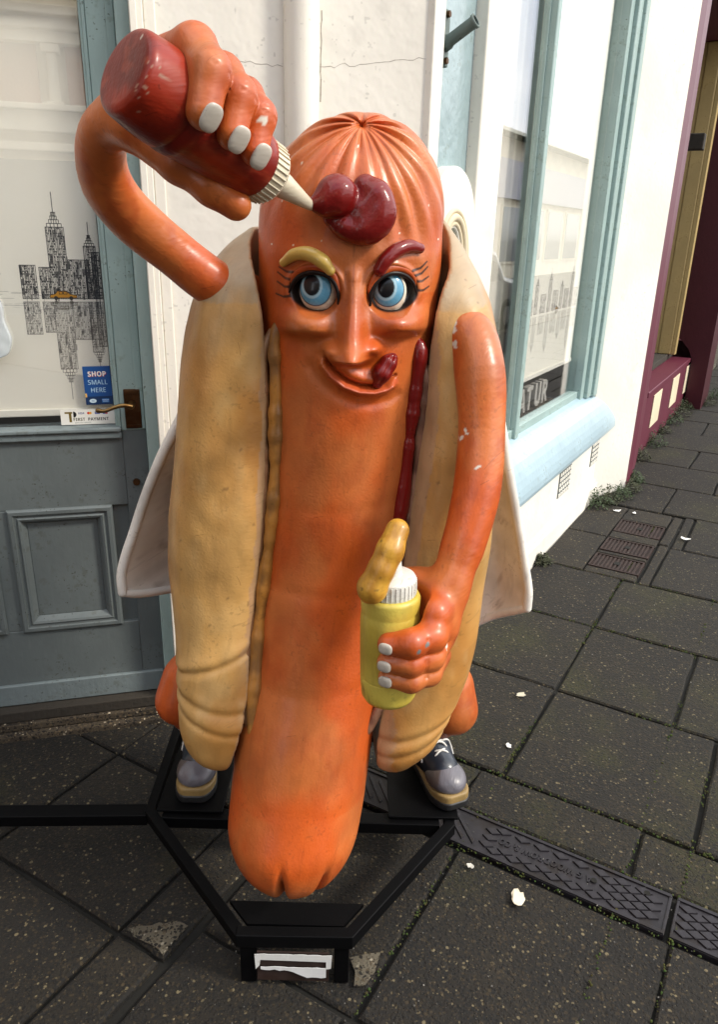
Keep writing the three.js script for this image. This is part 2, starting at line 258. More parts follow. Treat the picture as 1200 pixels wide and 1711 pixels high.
// ───────────────────────── materials ─────────────────────────
const lin = (r, g, b) => new THREE.Color().setRGB(r, g, b);
const std = (c, o = {}) => new THREE.MeshStandardMaterial({ color: Array.isArray(c) ? lin(...c) : c, roughness: 0.8, ...o });
const phy = (c, o = {}) => new THREE.MeshPhysicalMaterial({ color: Array.isArray(c) ? lin(...c) : c, roughness: 0.6, ...o });
const M = {
  white: std([0.78, 0.77, 0.735], { map: T.plaster, bumpMap: T.plasterB, bumpScale: 0.004, roughness: 0.75 }),
  whiteGloss: std([0.80, 0.785, 0.74], { map: T.plaster, bumpMap: T.paintB, bumpScale: 0.001, roughness: 0.45 }),
  teal: std([0.34, 0.455, 0.43], { map: T.paint, bumpMap: T.paintB, bumpScale: 0.0012, roughness: 0.42 }),
  tealBlue: phy([0.42, 0.56, 0.63], { map: T.paint, bumpMap: T.paintB, bumpScale: 0.0006, roughness: 0.32, clearcoat: 0.5, clearcoatRoughness: 0.22 }),
  tealRough: phy([0.32, 0.43, 0.45], { map: T.paint, bumpMap: T.lump, bumpScale: 0.006, roughness: 0.3, clearcoat: 0.6, clearcoatRoughness: 0.2 }),
  doorGrey: std([0.125, 0.145, 0.145], { map: T.paint, bumpMap: T.paintB, bumpScale: 0.0012, roughness: 0.5 }),
  kick: std([0.17, 0.205, 0.21], { map: T.paint, bumpMap: T.paintB, bumpScale: 0.003, roughness: 0.6 }),
  black: std([0.010, 0.010, 0.011], { roughness: 0.5 }),
  steel: phy([0.0018, 0.0018, 0.0022], { roughness: 0.55, specularIntensity: 0.2, bumpMap: T.paintB, bumpScale: 0.0008 }),
  wood: std([0.035, 0.028, 0.020], { map: T.paint, bumpMap: T.paintB, bumpScale: 0.005, roughness: 0.9 }),
  stone: std([0.55, 0.50, 0.42], { map: AGG[3].map, bumpMap: AGG[3].bump, bumpScale: 0.003, roughness: 0.95 }),
  brass: std([0.42, 0.27, 0.10], { metalness: 1, roughness: 0.38, map: T.iron, bumpMap: T.lump, bumpScale: 0.0008 }),
  brassOld: std([0.16, 0.085, 0.035], { metalness: 0.9, roughness: 0.45, map: T.iron, bumpMap: T.lump, bumpScale: 0.002 }),
  glass: phy([1, 1, 1], { transmission: 1, thickness: 0, roughness: 0.0, ior: 2.1 }),
  shopGlass: phy([1, 1, 1], { transmission: 1, thickness: 0, roughness: 0.0, ior: 2.05 }),
  maroon: std([0.125, 0.016, 0.036], { map: T.paint, bumpMap: T.paintB, bumpScale: 0.0015, roughness: 0.5 }),
  maroonDark: std([0.060, 0.006, 0.013], { map: T.paint, bumpMap: T.paintB, bumpScale: 0.0015, roughness: 0.45 }),
  gold: std([0.46, 0.33, 0.13], { map: T.paint, bumpMap: T.paintB, bumpScale: 0.002, roughness: 0.5 }),
  cream: std([0.68, 0.60, 0.45], { map: T.plaster, bumpMap: T.plasterB, bumpScale: 0.002 }),
  iron: std([0.034, 0.031, 0.036], { map: T.iron, bumpMap: T.lump, bumpScale: 0.001, metalness: 0.35, roughness: 0.5 }),
  ironDark: std([0.050, 0.026, 0.018], { map: T.iron, bumpMap: T.lump, bumpScale: 0.001, metalness: 0.2, roughness: 0.7 }),
  bed: std([0.006, 0.0055, 0.004], { roughness: 1, bumpMap: T.lump, bumpScale: 0.004 }),
  asphalt: std([0.55, 0.54, 0.52], { map: AGG[3].map, bumpMap: AGG[3].bump, bumpScale: 0.004, roughness: 0.95 }),
  bracket: std([0.13, 0.17, 0.155], { map: T.paint, bumpMap: T.lump, bumpScale: 0.004, roughness: 0.55 }),
};
M.slab = AGG.slice(0, 4).map((a, i) => std([0.150, 0.130, 0.084], { map: a.map, bumpMap: a.bump, bumpScale: 0.006, roughness: 0.88 }));
M.slabPale = std([0.30, 0.285, 0.255], { map: AGG[4].map, bumpMap: AGG[4].bump, bumpScale: 0.0035, roughness: 0.95 });
// ───────────────────────── ground, road, pavement ─────────────────────────
single('road', metreUV(new THREE.PlaneGeometry(700, 700, 1, 1).rotateX(-Math.PI / 2)).translate(0, -0.12, 0), M.asphalt, 'dark asphalt road', null, [0, -0.12, 0], WORLD, null, 'structure');
const pave = thing('pavement', 'dark flagstone pavement in front of the shops', null, [1.5, 0, 0], FU, null, 'structure');
part('paving_bed', box(-14, 40, -0.11, -0.016, -7.5, 2.35), M.bed, pave, FU);
part('kerb', box(-14, 40, -0.115, 0.004, 2.352, 2.50, 0.01), M.stone, pave, FU);
function slab(u0, u1, v0, v1, mat, dh = 0) {
  const g = 0.0055, w = u1 - u0 - 2 * g, d = v1 - v0 - 2 * g; if (w < 0.02 || d < 0.02) return;
  const j = () => rr(-0.004, 0.004), hh = dh + rr(-0.0025, 0.0025), a = rr(-0.003, 0.003), b = rr(-0.003, 0.003), c = 0.006;
  // a bevelled flag with slightly crooked corners
  const q = [[u0 + g + j(), v0 + g + j()], [u1 - g + j(), v0 + g + j()], [u1 - g + j(), v1 - g + j()], [u0 + g + j(), v1 - g + j()]];
  const cu = (u0 + u1) / 2, cv = (v0 + v1) / 2, top = (u, v) => hh + (u - cu) * a / Math.max(w, 0.2) + (v - cv) * b / Math.max(d, 0.2);
  const P = [], I = [], N = 6;
  const edge = []; for (let k = 0; k < 4; k++) { const s = q[k], e = q[(k + 1) % 4]; for (let i = 0; i < N; i++) { const t = i / N, n = i ? rr(-0.003, 0.003) : 0, L = Math.hypot(e[0] - s[0], e[1] - s[1]); edge.push([mix(s[0], e[0], t) + n * (e[1] - s[1]) / L, mix(s[1], e[1], t) - n * (e[0] - s[0]) / L]); } }
  const n = edge.length;
  for (const [u, v] of edge) P.push(u, -0.05, v);
  for (const [u, v] of edge) P.push(u, top(u, v) - c, v);
  for (const [u, v] of edge) P.push(mix(u, cu, c / w * 2), top(u, v), mix(v, cv, c / d * 2));
  P.push(cu, top(cu, cv), cv);
  for (let r = 0; r < 2; r++) for (let i = 0; i < n; i++) { const x = r * n + i, y = r * n + (i + 1) % n; I.push(x, x + n, y, y, x + n, y + n); }
  for (let i = 0; i < n; i++) I.push(2 * n + i, 3 * n, 2 * n + (i + 1) % n);
  let geo = new THREE.BufferGeometry(); geo.setAttribute('position', new THREE.Float32BufferAttribute(P, 3)); geo.setIndex(I); geo = geo.toNonIndexed(); geo.computeVertexNormals();
  part('paving_slab', metreUV(geo, 1, rnd() * 3, rnd() * 3), mat, pave, FU);
}
{
  const pick = () => M.slab[[0, 1, 1, 2, 2][Math.floor(rnd() * 5)]];
  // the public pavement, in courses along the shop front
  const rows = [[-0.71, -0.14], [-0.14, 0.43], [0.43, 0.985], [0.985, 1.555], [1.705, 1.90], [1.90, 2.47], [2.47, 3.04], [3.04, 3.61]];
  const joints = { '0.985': [-0.985, -0.552, 0.01, 0.72, 1.35, 2.34], '1.705': [-0.985, -0.62, -0.12, 0.62, 1.4, 2.34], '1.9': [-0.985, -0.55, 0.014, 0.70, 1.42, 2.34], '2.47': [-0.985, -0.55, -0.128, 0.5, 1.15, 1.8, 2.34], '3.04': [-0.985, -0.55, 0.05, 0.75, 1.5, 2.34] };
  for (let u = 3.61; u < 14; u += 0.57) rows.push([u, u + 0.57]);
  rows.forEach(([u0, u1], i) => {
    let js = joints[String(u0)]; if (!js) { js = [-0.985]; let v = -0.985 + (i % 2 ? 0.62 : 0.40) + rr(-0.04, 0.04); while (v < 2.1) { js.push(v); v += rr(0.6, 0.8); } js.push(2.34); }
    for (let k = 0; k < js.length - 1; k++) {
      if (u0 > 3.4 && u0 < 4.5 && js[k] < -0.45) { const a = Math.max(js[k], -0.42); if (js[k + 1] > a + 0.05) slab(u0, u1, a, js[k + 1], pick()); continue; }
      const mossy = (u0 === 1.9 || u0 === 2.47 || u0 === 1.705) && js[k] < -0.05;
      slab(u0, u1, js[k], js[k + 1], mossy ? M.slab[1] : pick());
    }
  });
  // concrete patch round the three covers
  slab(3.60, 4.15, -0.985, -0.752, M.slab[3], 0.002); slab(4.15, 4.72, -0.985, -0.752, M.slab[3], 0.002);
  for (const [a, b] of [[3.60, 3.685], [3.885, 3.935], [4.145, 4.255], [4.485, 4.72]]) slab(a, b, -0.752, -0.482, M.slab[3], 0.002);
  slab(3.60, 4.2, -0.482, -0.42, M.slab[3], 0.002); slab(4.2, 4.72, -0.482, -0.42, M.slab[3], 0.002);
  // the shop's own forecourt in the splayed corner
  const U = [-1.46, -1.0, -0.53, -0.065, 0.40, 0.865, 1.33, 1.795, 2.2], V = [-1.0, -1.145, -1.65, -2.155, -2.66, -3.2];
  for (let i = 0; i < U.length - 1; i++) for (let k = 0; k < V.length - 1; k++) slab(U[i], U[i + 1], V[k + 1], V[k], M.slab[(i + k) % 3 === 0 ? 2 : 0]);
  // a paler patch on the flags at the forecourt edge and one by the stand
  const palePatch = (pts) => { const s = new THREE.Shape(pts.map(([u, v]) => new THREE.Vector2(u, -v))); part('pale_patch', metreUV(new THREE.ExtrudeGeometry(s, { depth: 0.003, bevelEnabled: false }).rotateX(-Math.PI / 2)).translate(0, 0.0045, 0), M.slabPale, pave, FU); };
  { const o = [[0.877, -1.136], [0.955, -1.052], [0.966, -1.010], [0.93, -1.008], [0.877, -1.008]], e = []; o.forEach((a, i) => { const b = o[(i + 1) % o.length]; for (let k = 0; k < 7; k++) e.push([mix(a[0], b[0], k / 7) + rr(-0.004, 0.004), mix(a[1], b[1], k / 7) + rr(-0.004, 0.004)]); }); palePatch(e); }
  palePatch([[1.10, -0.63], [1.13, -0.60], [1.15, -0.575], [1.10, -0.562], [1.06, -0.565], [1.045, -0.585], [1.075, -0.60]]);
}
// ───────────────────────── the corner shop ─────────────────────────
const font = await new FontLoader().loadAsync('fonts/droid/droid_sans_bold.typeface.json');
const shop = thing('corner_shop', 'white rendered corner shop with teal door and teal window frame', 'building', [1, 0, -1.04], FU);
// splayed door wall (x = along it, z = out of it)
part('wall', merge([box(-0.028, 0.765, -0.05, 2.62, -2.42, -2.25), box(-1.9, -0.93, -0.05, 2.62, -2.42, -2.25), box(-1.9, 0.77, 2.62, 6.6, -2.42, -2.251)]), M.white, shop, FD);
part('corner_bead', box(2.125, 2.195, -0.05, 6.6, -1.20, -1.035, 0.006), M.white, shop, FU);
part('architrave', merge([box(-0.030, 0.004, 0.0, 2.60, -2.25, -2.232, 0.004), box(0.004, 0.034, 0.0, 2.60, -2.25, -2.240, 0.004), box(-0.0285, -0.012, 0, 2.60, -2.232, -2.226, 0.002)]), M.whiteGloss, shop, FD);
{ // painted rainwater pipe half sunk in the wall, and a hairline crack in the render
  const g = metreUV(new THREE.CylinderGeometry(0.047, 0.047, 6.4, 28)); g.translate(0.405, 3.25, -2.244); const p = part('rainwater_pipe', g, M.whiteGloss, shop, FD);
  for (const y of [0.55, 2.45]) part('pipe_collar', metreUV(new THREE.CylinderGeometry(0.054, 0.054, 0.05, 28)).translate(0.405, y, -2.244), M.whiteGloss, p, FD);
  const crack = (pts, w) => { const c = []; for (let i = 0; i < pts.length - 1; i++) { const [x0, y0] = pts[i], [x1, y1] = pts[i + 1], L = Math.hypot(x1 - x0, y1 - y0), b = new THREE.BoxGeometry(L + w, w * rr(0.6, 1.3), 0.001); b.rotateZ(Math.atan2(y1 - y0, x1 - x0)); b.translate((x0 + x1) / 2, (y0 + y1) / 2, -2.2501); c.push(b); } return merge(c); };
  const walk = (x0, y0, x1, y1, n, a) => { const o = []; for (let i = 0; i <= n; i++) o.push([mix(x0, x1, i / n) + (i % n ? rr(-a, a) * 0.4 : 0), mix(y0, y1, i / n) + (i % n ? rr(-a, a) : 0)]); return o; };
  const cm = std([0.34, 0.31, 0.27], { roughness: 1 });
  part('render_crack', crack(walk(0.10, 2.018, 0.355, 2.006, 18, 0.004), 0.0012), cm, shop, FD);
  part('render_crack', crack(walk(0.456, 2.012, 0.762, 2.052, 22, 0.006), 0.0013), cm, shop, FD);
  part('render_crack', crack(walk(0.458, 1.93, 0.460, 2.14, 12, 0.003), 0.003), cm, shop, FD);
  part('render_crack', crack(walk(0.455, 1.60, 0.459, 1.72, 8, 0.003), 0.002), cm, shop, FD);
}
// front along the street
part('wall', merge([box(2.19, 5.12, 3.0, 6.6, -1.22, -1.041), box(2.195, 2.56, -0.05, 3.0, -1.25, -1.10)]), M.white, shop, FU);
part('niche', box(2.197, 2.53, 1.55, 3.0, -1.10, -1.088), M.tealRough, shop, FU);
part('pilaster', merge([box(2.525, 2.70, -0.02, 3.0, -1.20, -1.045, 0.008), box(2.70, 2.765, -0.02, 3.0, -1.20, -1.058, 0.006)]), M.whiteGloss, shop, FU);
{ // rounded white panel with an oval opening, ringed by mouldings
  const s = new THREE.Shape(); s.moveTo(2.197, -0.02); s.lineTo(2.523, -0.02); s.lineTo(2.523, 1.63); s.absarc(2.36, 1.63, 0.163, 0, Math.PI, false); s.closePath();
  const h = new THREE.Path(); h.absellipse(2.36, 1.50, 0.072, 0.125, 0, Math.PI * 2, true, 0); s.holes.push(h);
  const g = metreUV(new THREE.ExtrudeGeometry(s, { depth: 0.035, bevelEnabled: true, bevelSize: 0.008, bevelThickness: 0.008, bevelSegments: 3, curveSegments: 40 })); g.translate(0, 0, -1.086);
  const p = part('arched_panel', g, M.whiteGloss, shop, FU);
  const ring = (rx, ry, r, z) => { const pts = []; for (let i = 0; i < 60; i++) { const a = i / 60 * Math.PI * 2; pts.push(new V3(2.36 + rx * Math.cos(a), 1.50 + ry * Math.sin(a), z)); } return metreUV(new THREE.TubeGeometry(new THREE.CatmullRomCurve3(pts, true), 100, r, 10, true)); };
  part('oval_moulding', merge([ring(0.118, 0.172, 0.009, -1.043), ring(0.098, 0.152, 0.013, -1.043), ring(0.08, 0.133, 0.009, -1.046)]), M.cream, p, FU);
  part('oval_infill', box(2.27, 2.45, 1.36, 1.64, -1.0995, -1.083), M.teal, p, FU);
}
// shop window
const win = part('window_frame', merge([
  box(2.765, 2.80, 0.70, 3.0, -1.16, -1.10, 0.004), box(3.300, 3.348, 0.705, 3.0, -1.135, -1.078, 0.007), box(3.292, 3.356, 0.705, 3.0, -1.134, -1.108, 0.003),
  box(4.43, 4.50, 0.70, 3.0, -1.16, -1.075, 0.006), box(4.50, 4.59, 0.70, 3.0, -1.16, -1.052, 0.008), box(4.59, 4.67, 0.70, 3.0, -1.16, -1.035, 0.008),
  box(2.80, 4.43, 2.90, 3.0, -1.16, -1.07, 0.004), box(2.80, 4.43, 0.705, 0.750, -1.15, -1.095, 0.004)]), M.teal, shop, FU);
part('pane', box(2.80, 3.2915, 0.7505, 2.8995, -1.124, -1.120), M.shopGlass, win, FU);
part('pane', box(3.3565, 4.4295, 0.7505, 2.8995, -1.124, -1.120), M.shopGlass, win, FU);
{
  const pr = [[-1.20, 0.52], [-1.02, 0.52], [-1.0, 0.495], [-0.985, 0.465], [-0.968, 0.453], [-0.954, 0.456], [-0.946, 0.468], [-0.944, 0.485], [-0.948, 0.510], [-0.957, 0.540], [-0.970, 0.573], [-0.986, 0.607], [-1.004, 0.638], [-1.024, 0.665], [-1.046, 0.686], [-1.070, 0.700], [-1.10, 0.712], [-1.20, 0.712]];
  let g = profileX(pr, 2.766, 4.90);
  part('window_sill', g, M.tealBlue, win, FU);
}
part('display_shelf', box(2.79, 4.44, 0.66, 0.70, -1.75, -1.21), M.doorGrey, shop, FU);
part('display_panel', box(2.80, 3.42, 0.705, 2.88, -1.235, -1.22), M.whiteGloss, shop, FU);
part('stall_riser', box(2.55, 4.95, 0.0, 0.519, -1.25, -1.005), M.white, shop, FU);
part('plinth', merge([box(2.2, 4.98, -0.03, 0.105, -1.006, -0.985, 0.006), box(2.2, 4.95, 0.105, 0.130, -1.006, -0.995, 0.006)]), M.white, shop, FU);
part('splayed_pier', prism([[4.672, 1.30], [4.672, 1.042], [5.118, 0.862], [5.118, 1.30]].map(([x, y]) => [x, y]), 6.65).rotateX(-Math.PI / 2).translate(0, -0.05, 0).applyMatrix4(new M4().makeScale(1, 1, 1)), M.white, shop, FU);
for (const [u, h] of [[4.02, 0.325], [4.71, 0.335]]) {      // air bricks
  const v = part('air_brick', merge([box(u - 0.112, u + 0.112, h - 0.076, h + 0.076, -1.006, -1.001)]), M.doorGrey, shop, FU);
  for (let i = 0; i < 5; i++) for (let k = 0; k < 6; k++) part('vent_bar', box(u - 0.108 + k * 0.0372, u - 0.108 + k * 0.0372 + 0.026, h - 0.070 + i * 0.0295, h - 0.070 + i * 0.0295 + 0.019, -1.001, -0.997, 0.002), M.white, v, FU);
}
{ // flagpole socket on the niche
  const b = part('flagpole_socket', merge([box(2.252, 2.300, 2.06, 2.205, -1.088, -1.070, 0.005)]), M.bracket, shop, FU);
  const t = new THREE.LatheGeometry([[0, 0], [0.026, 0], [0.026, 0.02], [0.021, 0.03], [0.021, 0.125], [0.0245, 0.127], [0.0245, 0.137], [0.0165, 0.137], [0.0165, 0.03], [0, 0.03]].map(([x, y]) => new THREE.Vector2(x, y)), 24);
  t.rotateX(Math.PI / 2 - 0.5).scale(0.8, 0.8, 0.8).translate(2.276, 2.115, -1.076); part('socket_tube', metreUV(t), M.bracket, b, FU);
  for (const y of [2.074, 2.191]) part('bolt', metreUV(new THREE.CylinderGeometry(0.009, 0.010, 0.014, 6).rotateX(Math.PI / 2)).translate(2.276, y, -1.068), M.brassOld, b, FU);
}
// hidden sides of the building: they close it and cast its shade
part('rear_wall', merge([box(0.25, 5.12, -0.05, 6.6, -7.2, -7.0), box(0.25, 0.42, -0.05, 6.6, -7.0, -2.94), box(4.96, 5.12, -0.05, 6.6, -7.0, -1.31)]), M.white, shop, FU);
part('roof', prism([[0.10, 7.3], [0.10, 2.85], [2.05, 0.9], [5.12, 0.9], [5.12, 7.3]], 0.25).rotateX(-Math.PI / 2).translate(0, 6.6, 0), M.doorGrey, shop, FU);
part('shop_floor', prism([[0.45, 6.98], [0.45, 3.1], [2.25, 1.30], [4.94, 1.30], [4.94, 6.98]], 0.02).rotateX(-Math.PI / 2).translate(0, 0.05, 0), M.wood, shop, FU);
part('shop_ceiling', prism([[0.45, 6.98], [0.45, 3.1], [2.25, 1.30], [4.94, 1.30], [4.94, 6.98]], 0.05).rotateX(-Math.PI / 2).translate(0, 3.1, 0), M.white, shop, FU);
part('door_frame', merge([box(-0.066, -0.0285, 0.05, 2.60, -2.42, -2.262, 0.005), box(-0.93, -0.905, 0.05, 2.60, -2.42, -2.262, 0.005), box(-0.93, -0.03, 2.30, 2.61, -2.42, -2.264, 0.005)]), M.teal, shop, FD);
// door
const door = part('door', merge([box(-0.139, -0.0675, 0.09, 1.015, -2.365, -2.320, 0.003), box(-0.904, -0.80, 0.09, 2.29, -2.365, -2.320, 0.003), box(-0.80, -0.139, 0.775, 1.015, -2.365, -2.322, 0.003),
  box(-0.80, -0.139, 0.09, 0.36, -2.365, -2.322, 0.003), box(-0.545, -0.495, 0.36, 0.775, -2.365, -2.322, 0.003), box(-0.80, -0.139, 0.34, 0.80, -2.362, -2.338)]), M.doorGrey, shop, FD);
part('stile', merge([box(-0.139, -0.0675, 1.015, 2.29, -2.365, -2.320, 0.003), box(-0.80, -0.139, 2.14, 2.29, -2.365, -2.321, 0.003), box(-0.1555, -0.139, 1.015, 2.14, -2.345, -2.322, 0.003), box(-0.1485, -0.1395, 1.015, 2.14, -2.330, -2.318, 0.002), box(-0.090, -0.0685, 1.02, 2.29, -2.3205, -2.314, 0.002)]), M.teal, door, FD);
part('glazing_rail', merge([box(-0.80, -0.139, 1.0145, 1.030, -2.36, -2.300, 0.006), box(-0.80, -0.139, 0.992, 1.0145, -2.33, -2.308, 0.006)]), M.kick, door, FD);
const framed = (x0, x1, y0, y1, prof, z) => { const out = []; const n = prof.length; for (let k = 0; k < n - 1; k++) { const [a, za] = prof[k], [b, zb] = prof[k + 1]; const P = [], I = []; const R = (o, zz) => [[x0 + o, y0 + o, zz], [x1 - o, y0 + o, zz], [x1 - o, y1 - o, zz], [x0 + o, y1 - o, zz]]; const A = R(a, z + za), B = R(b, z + zb); for (let i = 0; i < 4; i++) { const j = (i + 1) % 4, s = P.length / 3; P.push(...A[i], ...A[j], ...B[j], ...B[i]); I.push(s, s + 1, s + 2, s, s + 2, s + 3); } let g = new THREE.BufferGeometry(); g.setAttribute('position', new THREE.Float32BufferAttribute(P, 3)); g.setIndex(I); g = g.toNonIndexed(); g.computeVertexNormals(); out.push(metreUV(g)); } return merge(out); };
for (const [x0, x1] of [[-0.497, -0.188], [-0.802, -0.543]]) {
  part('panel_moulding', framed(x0, x1, 0.355, 0.778, [[0, -0.016], [0, 0.006], [0.006, 0.011], [0.016, 0.011], [0.019, 0.005], [0.026, 0.004], [0.031, 0.009], [0.038, 0.006], [0.044, -0.004], [0.050, -0.012], [0.052, -0.017]], -2.322), M.doorGrey, door, FD);
  part('raised_panel', box(x0 + 0.05, x1 - 0.05, 0.405, 0.728, -2.345, -2.334, 0.003), M.doorGrey, door, FD);
}
part('kick_board', box(-0.803, -0.070, 0.092, 0.168, -2.322, -2.306, 0.005), M.kick, door, FD);
part('keyhole_cover', metreUV(new THREE.CylinderGeometry(0.0105, 0.0115, 0.008, 20).rotateX(Math.PI / 2)).translate(-0.108, 0.849, -2.317), M.brassOld, door, FD);
part('pane', box(-0.7995, -0.1558, 1.031, 2.1395, -2.350, -2.346), M.glass, door, FD);
{
  const hp = part('handle_plate', merge([box(-0.125, -0.077, 1.022, 1.142, -2.320, -2.312, 0.003), box(-0.121, -0.081, 1.128, 1.138, -2.312, -2.309, 0.001), box(-0.121, -0.081, 1.026, 1.034, -2.312, -2.309, 0.001)]), M.brassOld, door, FD);
  part('handle_lever', merge([metreUV(new THREE.CylinderGeometry(0.009, 0.011, 0.04, 16).rotateX(Math.PI / 2)).translate(-0.103, 1.098, -2.293), loft([[-0.103, 1.098, -2.274], [-0.125, 1.103, -2.270], [-0.150, 1.098, -2.270], [-0.180, 1.088, -2.270], [-0.198, 1.090, -2.271]], [0.0075, 0.0065, 0.006, 0.0055, 0.0075], 30, 12)]), M.brass, hp, FD);
}
part('threshold', merge([box(-0.95, -0.03, 0.048, 0.090, -2.42, -2.272, 0.006)]), M.wood, shop, FD);
part('doorstep', merge([box(-1.15, -0.04, 0.020, 0.048, -2.42, -2.262, 0.006), box(-1.2, -0.02, -0.04, 0.020, -2.42, -2.240, 0.008)]), M.stone, shop, FD);

// printed blinds
function skyline(c, w, h, opts) {
  const st = seedState; seedState = opts.seed;
  c.fillStyle = '#f8f7f1'; c.fillRect(0, 0, w, h);
  const X = (m) => m * w, base = opts.base * h;
  const sketch = (alpha, flip) => {
    c.save(); if (flip) { c.translate(0, 2 * base + h * 0.008); c.scale(1, -1); } c.globalAlpha = alpha; c.strokeStyle = '#17171a'; c.fillStyle = '#17171a';
    const tower = (x, bw, th, spire, tone) => {
      const x0 = X(x), ww = X(bw), y1 = base - th * h;
      c.globalAlpha = alpha; c.lineWidth = 2.4; c.strokeRect(x0, y1, ww, th * h);
      const nx = Math.max(4, Math.round(ww / 6)), ny = Math.round(th * h / 11);
      c.globalAlpha = alpha * 0.55; for (let i = 0; i < 26; i++) { const sx = x0 + ww * Math.pow(rnd(), 1.6), sy = y1 + th * h * rnd() * 0.9; c.fillRect(sx, sy, ww * rr(0.04, 0.14), th * h * rr(0.04, 0.22)); }
      for (let i = 0; i < nx; i++) for (let k = 0; k < ny; k++) if (rnd() < tone * 0.8) { c.globalAlpha = alpha * rr(0.3, 0.9); c.fillRect(x0 + (i + 0.15) * ww / nx + rr(-1, 1), y1 + (k + 0.1) * th * h / ny + rr(-1, 1), ww / nx * rr(0.4, 0.9), th * h / ny * rr(0.35, 0.8)); }
      c.globalAlpha = alpha;
      for (let i = 0; i < nx; i++) { c.beginPath(); c.moveTo(x0 + i * ww / nx + rr(-1, 1), base); c.lineTo(x0 + i * ww / nx + rr(-1, 1), y1); c.stroke(); }
      if (spire) { let cw = ww * 0.8, y = y1; for (let s = 0; s < 4; s++) { const sh = th * h * 0.05; y -= sh; for (let q = 0; q < 4; q++) c.strokeRect(x0 + ww / 2 - cw / 2 + q * cw / 4, y, cw / 4, sh); cw *= 0.66; } c.beginPath(); c.lineWidth = 3; c.moveTo(x0 + ww / 2, y); c.lineTo(x0 + ww / 2, y - th * h * 0.3 * spire); c.stroke(); }
    };
    for (const t of opts.towers) tower(...t);
    for (let i = 0; i < 60; i++) { c.globalAlpha = alpha * 0.6; const y = base - rr(0, 0.02) * h; c.lineWidth = 1; c.beginPath(); const x = rnd() * w; c.moveTo(x, y); c.lineTo(x + rr(20, 90), y + rr(-3, 3)); c.stroke(); }
    if (opts.lamp) { c.globalAlpha = alpha; c.lineWidth = 3; c.strokeRect(X(0.505), base - 0.075 * h, 3, 0.075 * h); c.beginPath(); c.moveTo(X(0.505), base - 0.07 * h); c.lineTo(X(0.58), base - 0.062 * h); c.stroke(); }
    c.restore();
  };
  sketch(0.95 * (opts.ink || 1), false); sketch(0.5 * (opts.ink || 1), true);
  for (const cx of opts.cabs) { const y = base, L = w * opts.cab; for (const [f, a] of [[1, 1], [-1, 0.35]]) { c.save(); c.translate(X(cx), y + (f < 0 ? L * 0.1 : 0)); c.scale(1, f); c.globalAlpha = a; c.fillStyle = f > 0 ? '#c98f12' : '#777'; c.strokeStyle = '#2a1c05'; c.lineWidth = 2.5; c.beginPath(); c.moveTo(-L * 0.5, -L * 0.04); c.lineTo(-L * 0.48, -L * 0.15); c.lineTo(-L * 0.3, -L * 0.18); c.lineTo(-L * 0.2, -L * 0.3); c.lineTo(L * 0.12, -L * 0.3); c.lineTo(L * 0.24, -L * 0.18); c.lineTo(L * 0.5, -L * 0.13); c.lineTo(L * 0.5, -L * 0.04); c.closePath(); c.fill(); c.stroke(); for (const q of [-0.28, 0.28]) { c.beginPath(); c.arc(L * q, -L * 0.03, L * 0.075, 0, 7); c.fillStyle = '#26221c'; c.fill(); } c.strokeRect(-L * 0.15, -L * 0.27, L * 0.13, L * 0.09); c.strokeRect(L * 0.01, -L * 0.27, L * 0.13, L * 0.09); c.restore(); } }
  seedState = st;
}
function blind(name, label, x0, x1, y0, y1, z, F, tex, group) {
  const g = new THREE.PlaneGeometry(x1 - x0, y1 - y0); g.translate((x0 + x1) / 2, (y0 + y1) / 2, z);
  const b = thing(name, label, 'blind', [(x0 + x1) / 2, y0, z], F, group);
  part('cloth', merge([box(x0, x1, y0, y1, z - 0.003, z - 0.0006)]), M.blindCloth, b, F);
  part('printed_face', g, std([0.90, 0.885, 0.83], { map: tex, roughness: 0.9 }), b, F);
  part('hem_bar', box(x0, x1, y0 - 0.008, y0 + 0.014, z + 0.0005, z + 0.008, 0.003), M.blindCloth, b, F);
  return b;
}
M.blindCloth = std([0.80, 0.78, 0.70], { roughness: 0.9 });
// door blind: 0.645 m wide, from 1.062 up to 2.13
blind('door_blind', 'cream blind printed with a sketched city skyline behind the door glass', -0.798, -0.160, 1.066, 2.136, -2.362, FD, ctex(1024, 1712, (c, w, h) => skyline(c, w, h, { seed: 77, base: 1 - (1.398 - 1.066) / 1.07, lamp: true, cab: 0.115, cabs: [0.83],
  towers: [[0.05, 0.1, 0.11, 0, 0.5], [0.16, 0.07, 0.17, 0.4, 0.6], [0.25, 0.10, 0.07, 0, 0.5], [0.37, 0.09, 0.05, 0, 0.4], [0.47, 0.05, 0.045, 0, 0.6], [0.66, 0.065, 0.085, 0, 0.6], [0.785, 0.075, 0.18, 0.9, 0.62], [0.74, 0.045, 0.08, 0, 0.7], [0.865, 0.085, 0.10, 0, 0.35], [0.935, 0.05, 0.135, 0.8, 0.75], [0.965, 0.04, 0.12, 0, 0.8]] })));
blind('window_blind', 'pale roller blind with a faint printed skyline behind the shop window', 3.36, 4.40, 0.935, 2.88, -1.155, FU, ctex(1024, 1900, (c, w, h) => skyline(c, w, h, { seed: 99, base: 0.84, ink: 0.42, cab: 0.05, cabs: [0.16, 0.62], towers: [[0.02, 0.05, 0.04, 0, 0.3], [0.08, 0.06, 0.06, 0.3, 0.4], [0.18, 0.05, 0.035, 0, 0.3], [0.25, 0.05, 0.07, 0.4, 0.4], [0.34, 0.08, 0.045, 0, 0.3], [0.45, 0.05, 0.08, 0.5, 0.4], [0.53, 0.09, 0.05, 0, 0.3], [0.65, 0.05, 0.06, 0.3, 0.4], [0.72, 0.08, 0.05, 0, 0.3], [0.83, 0.05, 0.09, 0.6, 0.5], [0.90, 0.07, 0.05, 0, 0.4]] })));
